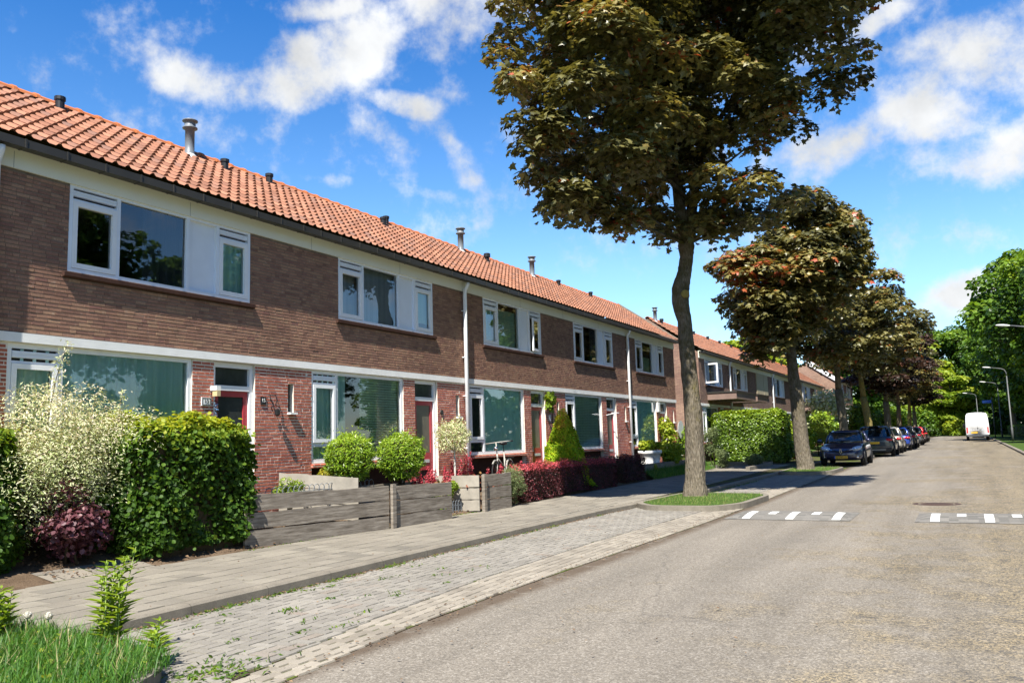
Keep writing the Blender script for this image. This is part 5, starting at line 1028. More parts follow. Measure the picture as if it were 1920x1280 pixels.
# red spikes: individual flowering plants
def spikes(lab, c, n, sx, sy, h):
    t = thing('red_spike_plant', (c[0], c[1], c[2]), lab, 'plant', 'red flowering plants along the house front'); P = []; b = MB(); A = []
    for i in range(n):
        x, y = c[0] + rng.normal() * sx, c[1] + rng.uniform(-sy, sy); hh = h * rng.uniform(.6, 1.1); lx, ly = rng.normal(size=2) * .05; b.tube([(x, y, c[2]), (x + lx, y + ly, c[2] + hh)], .005, 4); m_ = 70; s_ = rng.random(m_)
        P.append(np.column_stack([x + lx * (.45 + .55 * s_) + rng.normal(size=m_) * .036 * (1.2 - s_), y + ly * (.45 + .55 * s_) + rng.normal(size=m_) * .036 * (1.2 - s_), c[2] + hh * (.42 + .6 * s_)]))
    P = np.concatenate(P); leaves('flower_spike', P, rng.normal(size=(len(P), 3)), rng.uniform(.03, .055, len(P)), 'oval', rng.random(len(P)), L_PINK, t); b.build('stem', TWIG, t, world=True)
    m_ = 260; P = np.column_stack([c[0] + rng.normal(size=m_) * sx * 1.4, c[1] + rng.uniform(-sy, sy, m_), c[2] + .05 + rng.random(m_) * h * .45]); leaves('leaf_clump', P, rng.normal(size=(m_, 3)) + [0, 0, 1], rng.uniform(.04, .09, m_), 'round', .4 + rng.normal(size=m_) * .3, leafmat('coral_leaf', [(0, (.16, .14, .03)), (.5, (.30, .12, .06)), (1, (.42, .12, .08))], .3), t)
spikes('red flowering plant left of the pale standard tree, by the red door', (-9.6, 14.0, .42), 18, .12, .38, .62); spikes('red flowering plant around the foot of the pale standard tree', (-9.55, 14.9, .42), 18, .12, .45, .60)
spikes('red flowering plant with tall arching sprays below the window, left of the bicycle', (-9.75, 15.75, .42), 12, .12, .35, .85); spikes('red flowering plant in front of the bicycle wheel', (-9.3, 16.7, .35), 14, .1, .4, .62)
bush('rose_campion', (-9.25, 14.45, .62), (.12, .22, .2), 'small pale green plant on the bed edge behind the pale planks', 'plant', 420, L_WEED, .06, 'oval', 6, base=.35, tb=.5)
bush('lavender_bush', (-8.98, 16.45, .55), (.26, .42, .45), 'grey green feathery bush between the short fence and the barberry hedge', 'bush', 5200, L_LAV, .045, 'lance', 26, base=.12, tb=.45, up=.3)
hedge('barberry_hedge', (-9.45, -8.92, 17.0, 22.9, .12, .98), 'long dark red barberry hedge with pinkish tips in front of the conifer', 'hedge', 26000, L_RED, .042, 'oval', .42, .25, group='red barberry hedges', dep=.16, rough=.05, stray=.05, redtop=.5)
hedge('barberry_hedge', (-9.65, -9.0, 23.7, 25.6, .15, 1.0), 'short nearly black barberry hedge nearest the big tree trunk', 'hedge', 9000, L_RED, .042, 'oval', .22, .25, group='red barberry hedges', dep=.14, rough=.04)
t = thing('cone_conifer', (-9.68, 20.8, .25), 'bright green cone-shaped dwarf conifer in front of the red door', 'tree'); n = 24000; zz = 1 - np.sqrt(rng.random(n)); th = rng.random(n) * 2 * np.pi; rr = .70 * (1 - zz) ** .8 + .03; rr *= (1 + .09 * np.sin(5 * th + zz * 9) + .08 * np.sin(3 * th - zz * 17) + .06 * np.sin(9 * th + zz * 30)) * (1 - .14 * rng.random(n)); d = np.column_stack([np.cos(th), np.sin(th), np.full(n, .45)])
P = np.column_stack([-9.68 + rr * np.cos(th), 20.8 + rr * np.sin(th), .3 + zz * 2.08]); patch = np.sin(th * 2 + 1) * np.sin(zz * 7) > .55
leaves('foliage', P, d + rng.normal(size=(n, 3)) * .5, rng.uniform(.045, .08, n), 'oval', .46 + .22 * rng.normal(size=n) + .35 * (zz > .75) + .35 * patch * rng.random(n), L_CONE, t, along=d + np.array([0, 0, .3])); b = MB(); b.lathe((-9.68, 20.8, .2), [(.04, 0), (.04, .1), (.56, .15), (.36, .8), (.17, 1.45), (.01, 1.95)], 14); b.build('branches', TWIG, t, True, world=True)
bush('climbing_vine', (-10.08, 20.9, 2.6), (.08, .30, .28), 'climbing vine trailing over the door frame behind the conifer', 'vine', 130, L_WEED, .12, 'round', 9, base=.4, stems=1)
bush('mixed_shrub', (-9.5, 22.9, .75), (.3, .6, .42), 'yellow green shrub between the two barberry hedges', 'bush', 1900, L_LAV, .06, 'lance', 12, base=.2, tb=.7)
# terrace with pots
tag(MB().box(-10.15, -9.3, 26.2, 32.4, .1, .60).build('terrace', KERB), kind='structure'); tag(strip('front_lawn', cst(-9.2), cst(-8.9), .40, .16, 25.9, 33, LAWN), kind='structure')
tag(MB().box(-9.32, -9.2, 25.9, 32.5, .1, .68).build('terrace_wall', KERB), 'low pale concrete wall holding the pot terrace', 'wall'); P = np.column_stack([rng.uniform(-9.25, -8.75, 4200), rng.uniform(25.8, 33, 4200), np.zeros(4200)]); P[:, 2] = G(P[:, 1]) + .14 + np.clip((-8.9 - P[:, 0]) / .3, 0, 1) * .22; grass('front_grass', P, .18)
POT = plain('pot_white', (0.62, 0.61, 0.59), 0.6, 0.3, 0.08, 6)
for k, (y, lab) in enumerate([(27.75, 'large pale flowerpot on the terrace, the left one'), (28.45, 'large pale flowerpot on the terrace, right one half behind leaves')]):
    b = MB(); b.lathe((-9.75, y, .61), [(.20, 0), (.25, .36), (.30, .37), (.30, .48), (.26, .48), (.24, .40), (.001, .40)], 20); tag(b.build('flowerpot', POT, None, True), lab, 'flowerpot', 'large pale flowerpots')
    bush('hydrangea', (-9.75, y, 1.26), (.26, .34, .2), ['hydrangea growing in the left pale flowerpot', 'hydrangea growing in the right pale flowerpot'][k], 'plant', 420, L_TREEY, .11, 'round', 9, base=1.03, tb=.6)
bush('garden_shrub', (-9.35, 29.4, .95), (.28, .85, .34), 'leafy green shrub on the terrace wall left of the big trunk', 'bush', 1800, L_TREEY, .09, 'round', 16, base=.6, tb=.5)
bush('climbing_plant', (-9.9, 30.6, 1.7), (.2, .5, .8), 'climbing plant around the last front door', 'plant', 900, L_TREEY, .10, 'round', 14, base=.5, tb=.6); bush('climbing_plant', (-9.8, 32.5, 1.35), (.3, .6, .85), 'green climber on the house corner behind the big trunk', 'plant', 1700, L_PRIVET, .09, 'round', 16, base=.3, tb=.5)
bush('yellow_shrub', (-9.2, 27.0, .52), (.2, .3, .16), 'small yellow green plant at the foot of the terrace', 'plant', 300, L_TREEY, .08, 'lance', 6, base=.3, tb=.7)
# big privet hedge across the driveway
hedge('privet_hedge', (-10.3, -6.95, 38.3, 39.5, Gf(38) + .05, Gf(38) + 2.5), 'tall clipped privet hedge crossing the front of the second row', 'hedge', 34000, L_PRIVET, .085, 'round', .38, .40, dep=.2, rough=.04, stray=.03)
bush('lavender_bush', (-8.7, 33.6, .62), (.3, .5, .42), 'grey green bush in front of the tall privet hedge, right of the trunk', 'bush', 1600, L_LAV, .09, 'lance', 12, base=.2); bush('garden_shrub', (-7.6, 34.6, .5), (.4, .5, .3), 'low grass-like tuft before the privet hedge', 'plant', 900, L_LAV, .12, 'lance', 10, base=.2)
bush('buddleia', (-9.2, 34.4, 1.2), (.3, .6, .9), 'tall thin grey green shrub beside the left end of the privet hedge', 'bush', 1300, L_LAV, .10, 'lance', 14, base=.2)
b = MB(); b.box(-9.2, -7.1, 35.6, 35.75, .1, .42).box(-7.25, -7.1, 31.5, 35.6, .1, .36).box(-8.98, -8.85, 26, 32.6, .06, .22); tag(b.build('garden_edging', KERB), 'low concrete garden edging along the driveway', 'edging')
for i, (x, y, z, rx, ry, rz, lm, n, s_, lab) in enumerate([(-7.6, 42, 1.15, .7, 1.6, .9, L_TREEY, 2600, .14, 'yellow green shrub between the second maple and the blue hatchback'), (-7.9, 46.5, 1.4, .9, 1.6, 1.1, L_TREEY, 2600, .15, 'bright shrub behind the roof of the blue hatchback'), (-7.2, 39.5, .95, .5, .8, .7, L_PRIVET, 1500, .12, 'dark green shrub right beside the second maple trunk'), (-8.3, 62, 2.6, 1.3, 2.0, 2.3, L_WHITE, 3400, .20, 'tall white-flowering shrub in front of the second row'), (-7.6, 55, 1.6, .8, 1.6, 1.2, L_PRIVET, 2000, .16, 'dark shrub behind the trunk of the third maple'), (-7.6, 75, 2.2, 1.2, 2.4, 2.0, L_TREE, 2400, .22, 'dark shrub beneath the yellow-trunked maple'), (-7.2, 88, 1.9, 1.0, 2.2, 1.7, L_TREE, 2000, .24, 'dark shrub beneath the purple maple'), (-7.2, 102, 2.0, 1.2, 3, 1.8, L_TREEY, 2000, .26, 'green shrub at the end of the parked cars'), (-7.5, 118, 2.4, 1.4, 4, 2.2, L_TREE, 2400, .28, 'dark shrub near the far end of the maple row')]):
    bush('garden_shrub', (x, y, z + Gf(y) * .6), (rx, ry, rz), lab, 'bush', n, lm, s_, 'round', 18, base=Gf(y) + .05, tb=.5)
for y, lab in ((48.8, 'golden cone conifer just left of the third maple trunk'), (51.2, 'golden cone conifer just right of the third maple trunk')): bush('cone_shrub', (-7.2, y, 1.35 + Gf(y)), (.42, .42, 1.15), lab, 'bush', 1500, L_YEL, .10, 'lance', 14, base=Gf(y) + .1, tb=.2)
bush('red_flowers', (-7.0, 40.6, .62), (.25, .5, .25), 'patch of red flowers beside the blue hatchback', 'plant', 500, L_PINK, .07, 'round', 8, base=.2)
# foreground weeds
def weed(lab, c, h, n, sp):
    t = thing('tall_weed', c, lab, 'plant', 'tall weeds at the pavement edge'); b = MB(); P, N, A, Sz = [], [], [], []
    for i in range(n):
        x, y = c[0] + rng.normal() * sp, c[1] + rng.normal() * sp * .6; hh = h * rng.uniform(.65, 1.05); lx, ly = rng.normal(size=2) * .05; st = [(x, y, c[2]), (x + lx * .4, y + ly * .4, c[2] + hh * .5), (x + lx, y + ly, c[2] + hh)]; b.tube(st, [.006, .005, .002], 5)
        for k in range(24):
            s_ = .12 + .88 * k / 24; a = k * 2.4; up = .25 + .9 * max(0, s_ - .7); P.append((x + lx * s_, y + ly * s_, c[2] + hh * s_)); dd = np.array([math.cos(a), math.sin(a), up]); A.append(dd); N.append((-dd[0] * .5, -dd[1] * .5, 1)); Sz.append((.15 - .085 * abs(s_ - .45)) * rng.uniform(.7, 1.15))
    leaves('leaf', np.array(P), np.array(N), np.array(Sz), 'lance', rng.random(len(P)), L_WEED, t, along=np.array(A) * 3); b.build('stem', plain('weed_stem', (0.20, 0.27, 0.06), 0.6), t, True, world=True)
weed('tall yellow green weed standing in the grass at the kerb corner', (-5.56, 4.05, .1), .68, 12, .085); weed('second leafy weed at the bottom left corner of the grass', (-6.62, 3.85, .1), .42, 6, .05); weed('small weed growing beside the tall one at the paving edge', (-5.15, 4.1, .05), .28, 3, .04)
DAN = plain('dandelion_white', (0.62, 0.60, 0.55), 0.9, 0.1)
for x, y, lab in ((-6.42, 3.98, 'white dandelion clock, left one of the two in the grass'), (-6.22, 4.02, 'white dandelion clock, right one of the two in the grass')):
    t = thing('dandelion_clock', (x, y, .1), lab, 'flower', 'dandelion clocks'); MB().tube([(x, y, .1), (x, y, .28)], .004, 5).build('stem', plain('weed_stem', (0.20, 0.27, 0.06), 0.6), t, world=True)
    n = 260; d = rdir(n); leaves('seed_head', np.array([x, y, .30]) + d * .026, d + rng.normal(size=(n, 3)) * .3, np.full(n, .018), 'oval', rng.random(n), leafmat('dandelion_fluff', [(0, (.5, .48, .44)), (1, (.7, .68, .64))], .4, .9, .1, 1.0), t)
for i, (x, y, s_) in enumerate([(-9.35, 13.0, .11), (-9.3, 13.2, .09), (-9.36, 13.45, .1), (-9.32, 12.75, .09)]):
    b = MB(); b.lathe((x, y, .68), [(.001, -.05), (s_, 0), (s_ * .85, s_ * .6), (.001, s_ * .8)], 9); o = b.build('edging_stone', KERB, None, True); tag(o, 'rounded grey stone in the little row behind the short plank fence', 'stone', 'rounded edging stones')
tag(MB().box(-9.45, -9.2, 12.6, 13.6, .2, .685).build('stone_bed', SOIL), kind='structure')
# ================================================================== VEHICLES
def paint(name, c, metal=0.35, rough=0.28):
    def f(t):
        fl = t.noise(pos(t), 900.0, 1.0); k = t.mapr(fl, 0.3, 0.7, .85, 1.15)
        return bsdf(t, t.vm('MULTIPLY', c, t.comb(k, k, k)), rough, 0.5, metal=metal, Coat_Weight=0.8, Coat_Roughness=0.04)
    return mat(name, f)
TYRE = plain('tyre_rubber', (0.018, 0.018, 0.018), 0.85, 0.2, 0.2, 20); RIM = plain('alloy', (0.35, 0.36, 0.38), 0.3, 0.5, 0.1, 5, metal=0.8)
CHROME = plain('chrome', (0.7, 0.7, 0.72), 0.12, 0.5, 0.03, 4, metal=1.0); PLATE = plain('plate_yellow', (0.62, 0.36, 0.015), 0.5, 0.4, 0.04, 4); PBLUE = plain('plate_blue', (0.03, 0.08, 0.45), 0.5)
TAIL = plain('tail_light_red', (0.40, 0.010, 0.015), 0.15, 0.6, 0.1, 20); HEADL = plain('head_light_glass', (0.36, 0.40, 0.45), 0.08, 0.8, 0.35, 14); AMBER = plain('amber', (0.5, 0.16, 0.01), 0.3)
def ell(b, c, r, mi=0, n=10, rz=0.0, ry=0.0):
    k0 = len(b.v); b.lathe((0, 0, 0), [(math.sin(a) if 0 < a < math.pi else 1e-5, -math.cos(a)) for a in np.linspace(0, math.pi, 7)], n, mi); M_ = Matrix.Rotation(rz, 3, 'Z') @ Matrix.Rotation(ry, 3, 'Y')
    for i in range(k0, len(b.v)): p = b.v[i]; b.v[i] = tuple(Vector(c) + M_ @ Vector((p[0] * r[0], p[1] * r[1], p[2] * r[2])))
    return b
def loft(b, rings, mi=0, cap=True):
    k0 = len(b.v); n = len(rings[0])
    for r in rings: b.v += [tuple(p) for p in r]
    for i in range(len(rings) - 1):
        for k in range(n): k2 = (k + 1) % n; b.f.append((k0 + i * n + k, k0 + i * n + k2, k0 + (i + 1) * n + k2, k0 + (i + 1) * n + k)); b.m.append(mi)
    if cap: b.f.append(tuple(k0 + k for k in reversed(range(n)))); b.f.append(tuple(k0 + (len(rings) - 1) * n + k for k in range(n))); b.m += [mi, mi]
    return b
def carring(x, w, zb, zt, cr=.02):
    h = zt - zb; P = [(.80 * w, zb), (.965 * w, zb + .09), (w, zb + .30 * h), (.985 * w, zb + .62 * h), (.955 * w, zb + .86 * h), (.87 * w, zt - .01), (.5 * w, zt + cr * .7), (0, zt + cr)]
    return [(x, 0, zb)] + [(x, y, z) for y, z in P] + [(x, -y, z) for y, z in P[-2::-1]]
def car(loc, rz, lab, col, L=4.06, W=1.73, H=1.45, kind='hatch', plate=None, detail=None, tails=True, group='cars parked along the kerb'):
    c = thing('parked_car', loc, lab, 'car', group, rz); w = W / 2; h2 = L / 2; belt = .66 * H; hood = .60 * H; b = MB()
    st = [(-h2, .80 * w, .42, belt * .80), (-h2 + .05, .92 * w, .30, belt * .95), (-h2 + .22, .985 * w, .24, belt), (-h2 + .8, w, .20, belt + .01), (-.2, w, .19, belt), (.23 * L, w, .19, belt - .03), (.30 * L, w, .19, hood + .02), (h2 - .62, .985 * w, .20, hood - .05), (h2 - .28, .93 * w, .21, hood - .13), (h2 - .07, .80 * w, .24, hood - .24), (h2, .58 * w, .30, hood - .33)]
    loft(b, [carring(*s_) for s_ in st]); body = b.build('body', col, c, True, subsurf=2)
    # cabin: glass with painted roof and pillars
    xf, xr = .25 * L, -h2 + .16; tf, tr = .055 * L, -h2 + (.50 if kind == 'hatch' else .42); wb, wt = .90 * w, .70 * w; zb, zt = belt - .03, H - .045; g = []
    def ring(t, grow=0.0):
        s_ = t ** 1.0; bul = .035 * math.sin(math.pi * t); f_ = xf + (tf - xf) * s_ + grow + bul * .6; r_ = xr + (tr - xr) * s_ - grow - bul * .6; ww = wb + (wt - wb) * (t ** 1.15) + bul + grow; z = zb + (zt - zb) * t
        pts = []
        for k in range(6): a = k / 5; pts.append((r_ + (f_ - r_) * (.10 + .80 * a), ww - .05 * (2 * a - 1) ** 2, z))
        fr = [(f_ - .01, ww * .72, z), (f_ + .04, ww * .3, z)]; bk = [(r_ - .03, -ww * .35, z), (r_ + .01, -ww * .75, z)]
        return pts + fr + [(x, -y, z) for x, y, z in fr[::-1]] + [(x, -y, z) for x, y, z in pts[::-1]] + bk + [(x, -y, z) for x, y, z in bk[::-1]]
    b = MB(); loft(b, [ring(t) for t in (0, .3, .6, .93)]); b.build('windows', CGLASS, c, True)
    b = MB(); R0 = ring(.90, .012); R1 = ring(.985, -.01); top = [(x * .93 + (tf + tr) / 2 * .07, y * .88, H - .012) for x, y, z in ring(1.0)]; top2 = [(x * .5 + (tf + tr) / 4, y * .45, H) for x, y, z in ring(1.0)]; loft(b, [R0, R1, top, top2])
    for sg in (1, -1):
        for ids, rr in (((5, 6), .032), ((0, 15), .045)):
            i = 5 if rr == .032 else 0; pl = [Vector(ring(t, .004)[i]) for t in (0, .3, .6, .95)]; pl = [(p.x + (.02 if i else -.03), p.y * sg * .985, p.z) for p in pl]; b.tube(pl, rr, 6)
        pl = [Vector(ring(t, .006)[2]) for t in (0, .3, .6, .95)]; b.tube([(p.x, p.y * sg, p.z) for p in pl], .028, 6)
    b.build('roof', col, c, True)
    # wheels
    rw = .31 if H < 1.55 else .34; ax = (h2 - .80, -h2 + .74)
    for x in ax:
        for sg in (1, -1):
            b = MB(); b.lathe((x, sg * (w - .095), rw), [(rw * .62, -.10), (rw * .93, -.10), (rw, -.07), (rw, .07), (rw * .93, .10), (rw * .62, .10)], 22, 0, 'Y'); wl = b.build('wheel', TYRE, c, True)
            b = MB(); b.lathe((x, sg * (w - .095), rw), [(rw * .64, sg * .085), (rw * .60, sg * .06), (rw * .2, sg * .07), (.001, sg * .085)], 20, 1, 'Y')
            for k in range(5): a = k * 1.2566; b.obox((x + math.cos(a) * rw * .36, sg * (w - .02), rw + math.sin(a) * rw * .36), (rw * .52, .03, .055), M=Matrix.Rotation(-a, 3, 'Y'))
            b.build('rim', [RIM, BLACK], wl)
            b = MB(); n = 12; pts = [(x + math.cos(a) * (rw + .045), sg * (w - .012), rw + math.sin(a) * (rw + .045)) for a in np.linspace(-.25, math.pi + .25, n)]; b.tube(pts, .03, 6); b.build('wheel_arch', BLACK, c, True)
    for sg in (1, -1): b = MB(); ell(b, (.205 * L, sg * (w + .09), belt + .06), (.06, .11, .075)); b.build('wing_mirror', col if detail else BLACK, c, True)
    if detail == 'front':
        for sg in (1, -1):
            b = MB(); ell(b, (h2 - .26, sg * .60, .70), (.26, .185, .088), 0, 12, -sg * .55, .30); hl = b.build('headlight', HEADL, c, True)
            b = MB(); ell(b, (h2 - .12, sg * .56, .695), (.06, .06, .055), 0); b.build('lamp_reflector', CHROME, hl, True)
            b = MB(); ell(b, (h2 - .10, sg * .60, .355), (.05, .075, .06)); b.build('fog_light', CHROME, c, True)
        b = MB(); loft(b, [[(h2 + .0 - abs(y) ** 2 * .34 + o_, y, z) for y, z in ((-.55, .30), (-.62, .36), (-.5, .43), (0, .44), (.5, .43), (.62, .36), (.55, .30), (0, .27))] for o_ in (-.10, .028)]); b.build('lower_intake', BLACK, c)
        b = MB(); loft(b, [[(h2 - .01 - abs(y) ** 2 * .42 + o_, y, z) for y, z in ((-.50, .685), (-.16, .615), (0, .56), (.16, .615), (.50, .685), (.50, .655), (.16, .545), (0, .47), (-.16, .545), (-.50, .655))] for o_ in (-.09, .018)]); b.build('grille', BLACK, c)
        for sg in (1, -1): MB().tube([(h2 - .005 - y * y * .42, sg * y, z) for y, z in ((.15, .60), (.32, .645), (.49, .675))], .012, 6).build('chrome_bar', CHROME, c)
        b = MB(); o_, i_ = [(0, .115), (.062, 0), (0, -.115), (-.062, 0)], [(0, .06), (.026, 0), (0, -.06), (-.026, 0)]; X = h2 + .03
        for k in range(4):
            k2 = (k + 1) % 4; q = [o_[k], o_[k2], i_[k2], i_[k]]; b.prism([(X, y, .595 + z) for y, z in q], (.016, 0, 0))
        b.build('emblem', CHROME, c)
        b = MB(); b.prism([(h2 - .62, -.06, hood + .0)] * 0 or [(h2 + .028, -.26, .30), (h2 + .028, .26, .30), (h2 + .028, .26, .405), (h2 + .028, -.26, .405)], (.012, 0, 0)); b.box(h2 + .0405, h2 + .042, -.26, -.215, .30, .405, 1); pl = b.build('licence_plate', [PLATE, PBLUE], c)
        text('plate_text', plate, .092, (h2 + .0425, .02, .352), (R(90), 0, R(90)), SIGNK, pl)
        b = MB()
        for sg in (1, -1): ell(b, (-.15, sg * .36, 1.0), (.10, .20, .25)); ell(b, (-.15, sg * .36, 1.27), (.07, .13, .10))
        b.build('seats', BLACK, c, True)
    else:
        zt_ = belt * .80
        for sg in (1, -1):
            b = MB(); ell(b, (-h2 + .12, sg * w * .74, zt_ + .02), (.15, w * .28, .085 if kind != 'van' else .2), 0, 12, sg * .42); b.build('taillight', TAIL, c, True)
        b = MB(); loft(b, [[(x, y, z) for y, z in ((-.82 * w, .24), (.82 * w, .24), (.92 * w, .42), (-.92 * w, .42))] for x in (-h2 + .3, -h2 - .015)]); b.build('rear_bumper', BLACK, c)
        if kind == 'suv': MB().box(-h2 - .03, -h2 + .1, -.6 * w, .6 * w, .33, .37).build('skid_trim', RIM, c)
        b = MB(); zp = zt_ - .14; b.box(-h2 - .028, -h2 - .016, -.26, .26, zp - .055, zp + .055); b.box(-h2 - .0295, -h2 - .0285, .215, .26, zp - .055, zp + .055, 1); b.build('licence_plate', [PLATE, PBLUE], c)
        if detail == 'rear':
            text('model_letters', 'ATECA', .075, (-h2 - .02, 0, zp - .13), (R(90), 0, R(-90)), CHROME, c, .004); b = MB(); b.lathe((-h2 - .02, 0, zt_ + .06), [(.055, .0), (.055, .012)], 16, 0, 'X'); b.build('emblem', CHROME, c)
    return c
NB = paint('navy_metallic', (0.022, 0.024, 0.058)); SB = paint('steel_blue', (0.022, 0.035, 0.05)); BE = paint('champagne', (0.42, 0.39, 0.33)); BL = paint('bright_blue', (0.012, 0.045, 0.26)); BK = paint('black_paint', (0.012, 0.013, 0.016)); GY = paint('grey_metallic', (0.11, 0.125, 0.14)); RD = paint('red_paint', (0.48, 0.012, 0.015), 0.0); WH = plain('van_white', (0.78, 0.79, 0.80), 0.3, 0.5, 0.03, 3, Coat_Weight=0.5)
car((-4.52, 38.5, Gf(38.5) + .01), R(-90), 'navy blue hatchback facing the camera with a yellow number plate', NB, 4.06, 1.73, 1.45, 'hatch', '8-TNK-13', 'front')
car((-4.2, 49.6, Gf(49.6) + .01), R(90), 'dark steel blue SUV seen from behind, next after the navy hatchback', SB, 4.36, 1.84, 1.60, 'suv', None, 'rear')
car((-4.1, 55.0, Gf(55) + .01), R(90), 'pale champagne car half hidden behind the steel blue SUV', BE, 4.3, 1.78, 1.52)
car((-3.95, 60.7, Gf(60.7) + .01), R(90), 'bright blue car with large red tail lights', BL, 4.3, 1.80, 1.48)
car((-3.85, 65.6, Gf(65.6) + .01), R(90), 'black car parked directly ahead of the bright blue one', BK, 4.5, 1.82, 1.55)
car((-3.9, 76.2, Gf(76.2) + .01), R(90), 'mid grey hatchback parked after the gap', GY, 4.2, 1.76, 1.48)
car((-4.0, 84.6, Gf(84.6) + .01), R(90), 'small red car ahead of the grey hatchback', RD, 3.8, 1.68, 1.5)
car((-4.1, 94.0, Gf(94) + .01), R(90), 'farthest parked car, black, beyond the red one', BK, 4.4, 1.8, 1.5)
v = thing('van', (1.12, 95.0, Gf(95) + .005), 'tall white panel van driving away on the right of the road', 'van', None, R(90)); w = 1.0; b = MB()
def vr(x, k=1.0, top=2.66, zb=.42):
    P = [(.93, zb), (.985, zb + .12), (1.0, 1.1), (.965, 1.9), (.90, top - .22), (.78, top - .05), (.4, top), (0, top + .01)]; P = [(y * k, z) for y, z in P]
    return [(x, 0, zb)] + [(x, y, z) for y, z in P] + [(x, -y, z) for y, z in P[-2::-1]]
loft(b, [vr(-2.98, .97, 2.60), vr(-2.93, 1, 2.66), vr(1.2, 1, 2.68), vr(1.9, .98, 2.3), vr(2.4, .95, 1.5), vr(2.95, .85, 1.2)]); b.build('body', WH, v, True)
b = MB(); b.box(-2.992, -2.984, -.006, .006, .62, 2.42, 0); b.box(-2.995, -2.98, -.70, .70, 2.26, 2.275, 1); b.box(-2.995, -2.98, -.85, .85, .98, .99, 1); b.box(-3.02, -2.985, -.08, .02, 1.16, 1.22, 0); b.box(-3.01, -2.985, -.36, -.10, 1.02, 1.05, 0); b.build('rear_doors', [BLACK, GREYW], v)
b = MB(); b.box(-3.06, -2.80, -.97, .97, .38, .56); b.box(-3.0, -2.9, -.5, .5, .30, .38); b.build('rear_bumper', BLACK, v); MB().box(-3.075, -3.061, -.90, .90, .44, .50).build('step_strip', RIM, v)
for sg in (1, -1):
    MB().box(-2.995, -2.90, sg * .88 - .06, sg * .88 + .06, .72, 1.28).build('taillight', TAIL, v); MB().box(1.7, 1.85, sg * 1.12 - .12, sg * 1.12 + .12, 1.25, 1.65).build('wing_mirror', BLACK, v)
    for x in (-1.9, 1.75): b = MB(); b.lathe((x, sg * .87, .36), [(.2, -.12), (.34, -.12), (.36, -.09), (.36, .09), (.34, .12), (.2, .12), (.001, .08)], 20, 0, 'Y'); b.build('wheel', TYRE, v, True)
b = MB(); b.box(-3.005, -2.985, .02, .56, .70, .81); b.build('licence_plate', PLATE, v); b = MB(); b.lathe((-2.8, .1, 2.66), [(.07, 0), (.07, .05), (.04, .09), (.001, .1)], 10); b.build('beacon', BLACK, v)
# ================================================================== STREET FURNITURE
POLE = plain('lamp_pole_grey', (0.085, 0.09, 0.092), 0.5, 0.4, 0.15, 6); HEADM = plain('lamp_head_white', (0.60, 0.60, 0.58), 0.5)
for (x, y, lab) in [(3.45, 46.5, 'nearest street lamp, only its head and arm reaching in from the right edge'), (3.45, 80, 'curved-arm street lamp beside the right kerb'), (3.6, 106, 'street lamp in the shade of the trees, left of the nearer curved-arm lamp'), (1.9, 138, 'small far street lamp above the van roof')]:
    t = thing('street_lamp', (x, y, Gf(y) + .05), lab, 'street lamp', 'street lamps on the right side'); z = Gf(y) + .05
    b = MB(); b.tube([(x, y, z), (x, y, z + 1.1), (x, y, z + 1.15), (x, y, z + 5.4)], [.085, .085, .06, .045], 10); b.build('pole', POLE, t, True, world=True)
    b = MB(); b.tube([(x, y, z + 5.4), (x - .02, y, z + 5.7), (x - .14, y, z + 5.92), (x - .35, y, z + 6.02), (x - 1.1, y, z + 6.16)], [.045, .042, .04, .036, .03], 8); b.build('arm', POLE, t, True, world=True)
    b = MB(); ell(b, (x - 1.38, y, z + 6.19), (.34, .11, .06), 0, 10, 0, .12); b.build('lamp_head', HEADM, t, True, world=True)
t = thing('street_name_sign', (2.75, 99, Gf(99)), 'blue street name sign on a grey post behind the van', 'sign'); z = Gf(99)
b = MB(); b.tube([(2.75, 99, z), (2.75, 99, z + 4.3)], .05, 8); b.build('post', POLE, t, True, world=True); b = MB(); b.box(1.85, 2.68, 98.96, 98.99, z + 3.72, z + 4.02, 0); b.box(1.88, 2.3, 98.955, 98.959, z + 3.80, z + 3.94, 1); b.build('sign_board', [plain('sign_blue', (0.03, 0.14, 0.62), 0.4), plain('sign_pale_blue', (0.12, 0.32, 0.80), 0.4)], t, world=True)
b = MB(); b.lathe((-.62, 19.15, .006), [(.001, .012), (.30, .014), (.31, .006), (.34, .006), (.35, .014), (.43, .014), (.46, .010), (.47, 0)], 40); tag(b.build('manhole_cover', plain('rusty_iron', (0.050, 0.030, 0.023), 0.8, 0.3, 0.4, 18, bs=0.5), None, False), 'round rusty manhole cover in the road', 'manhole cover')
tag(MB().box(-6.95, -6.6, 13.9, 14.25, .104, .113).build('valve_cover', plain('rusty_brown', (0.11, 0.07, 0.055), 0.9, 0.2, 0.3, 20)), 'small rust brown cover plate in the pavement near the kerb', 'cover plate')
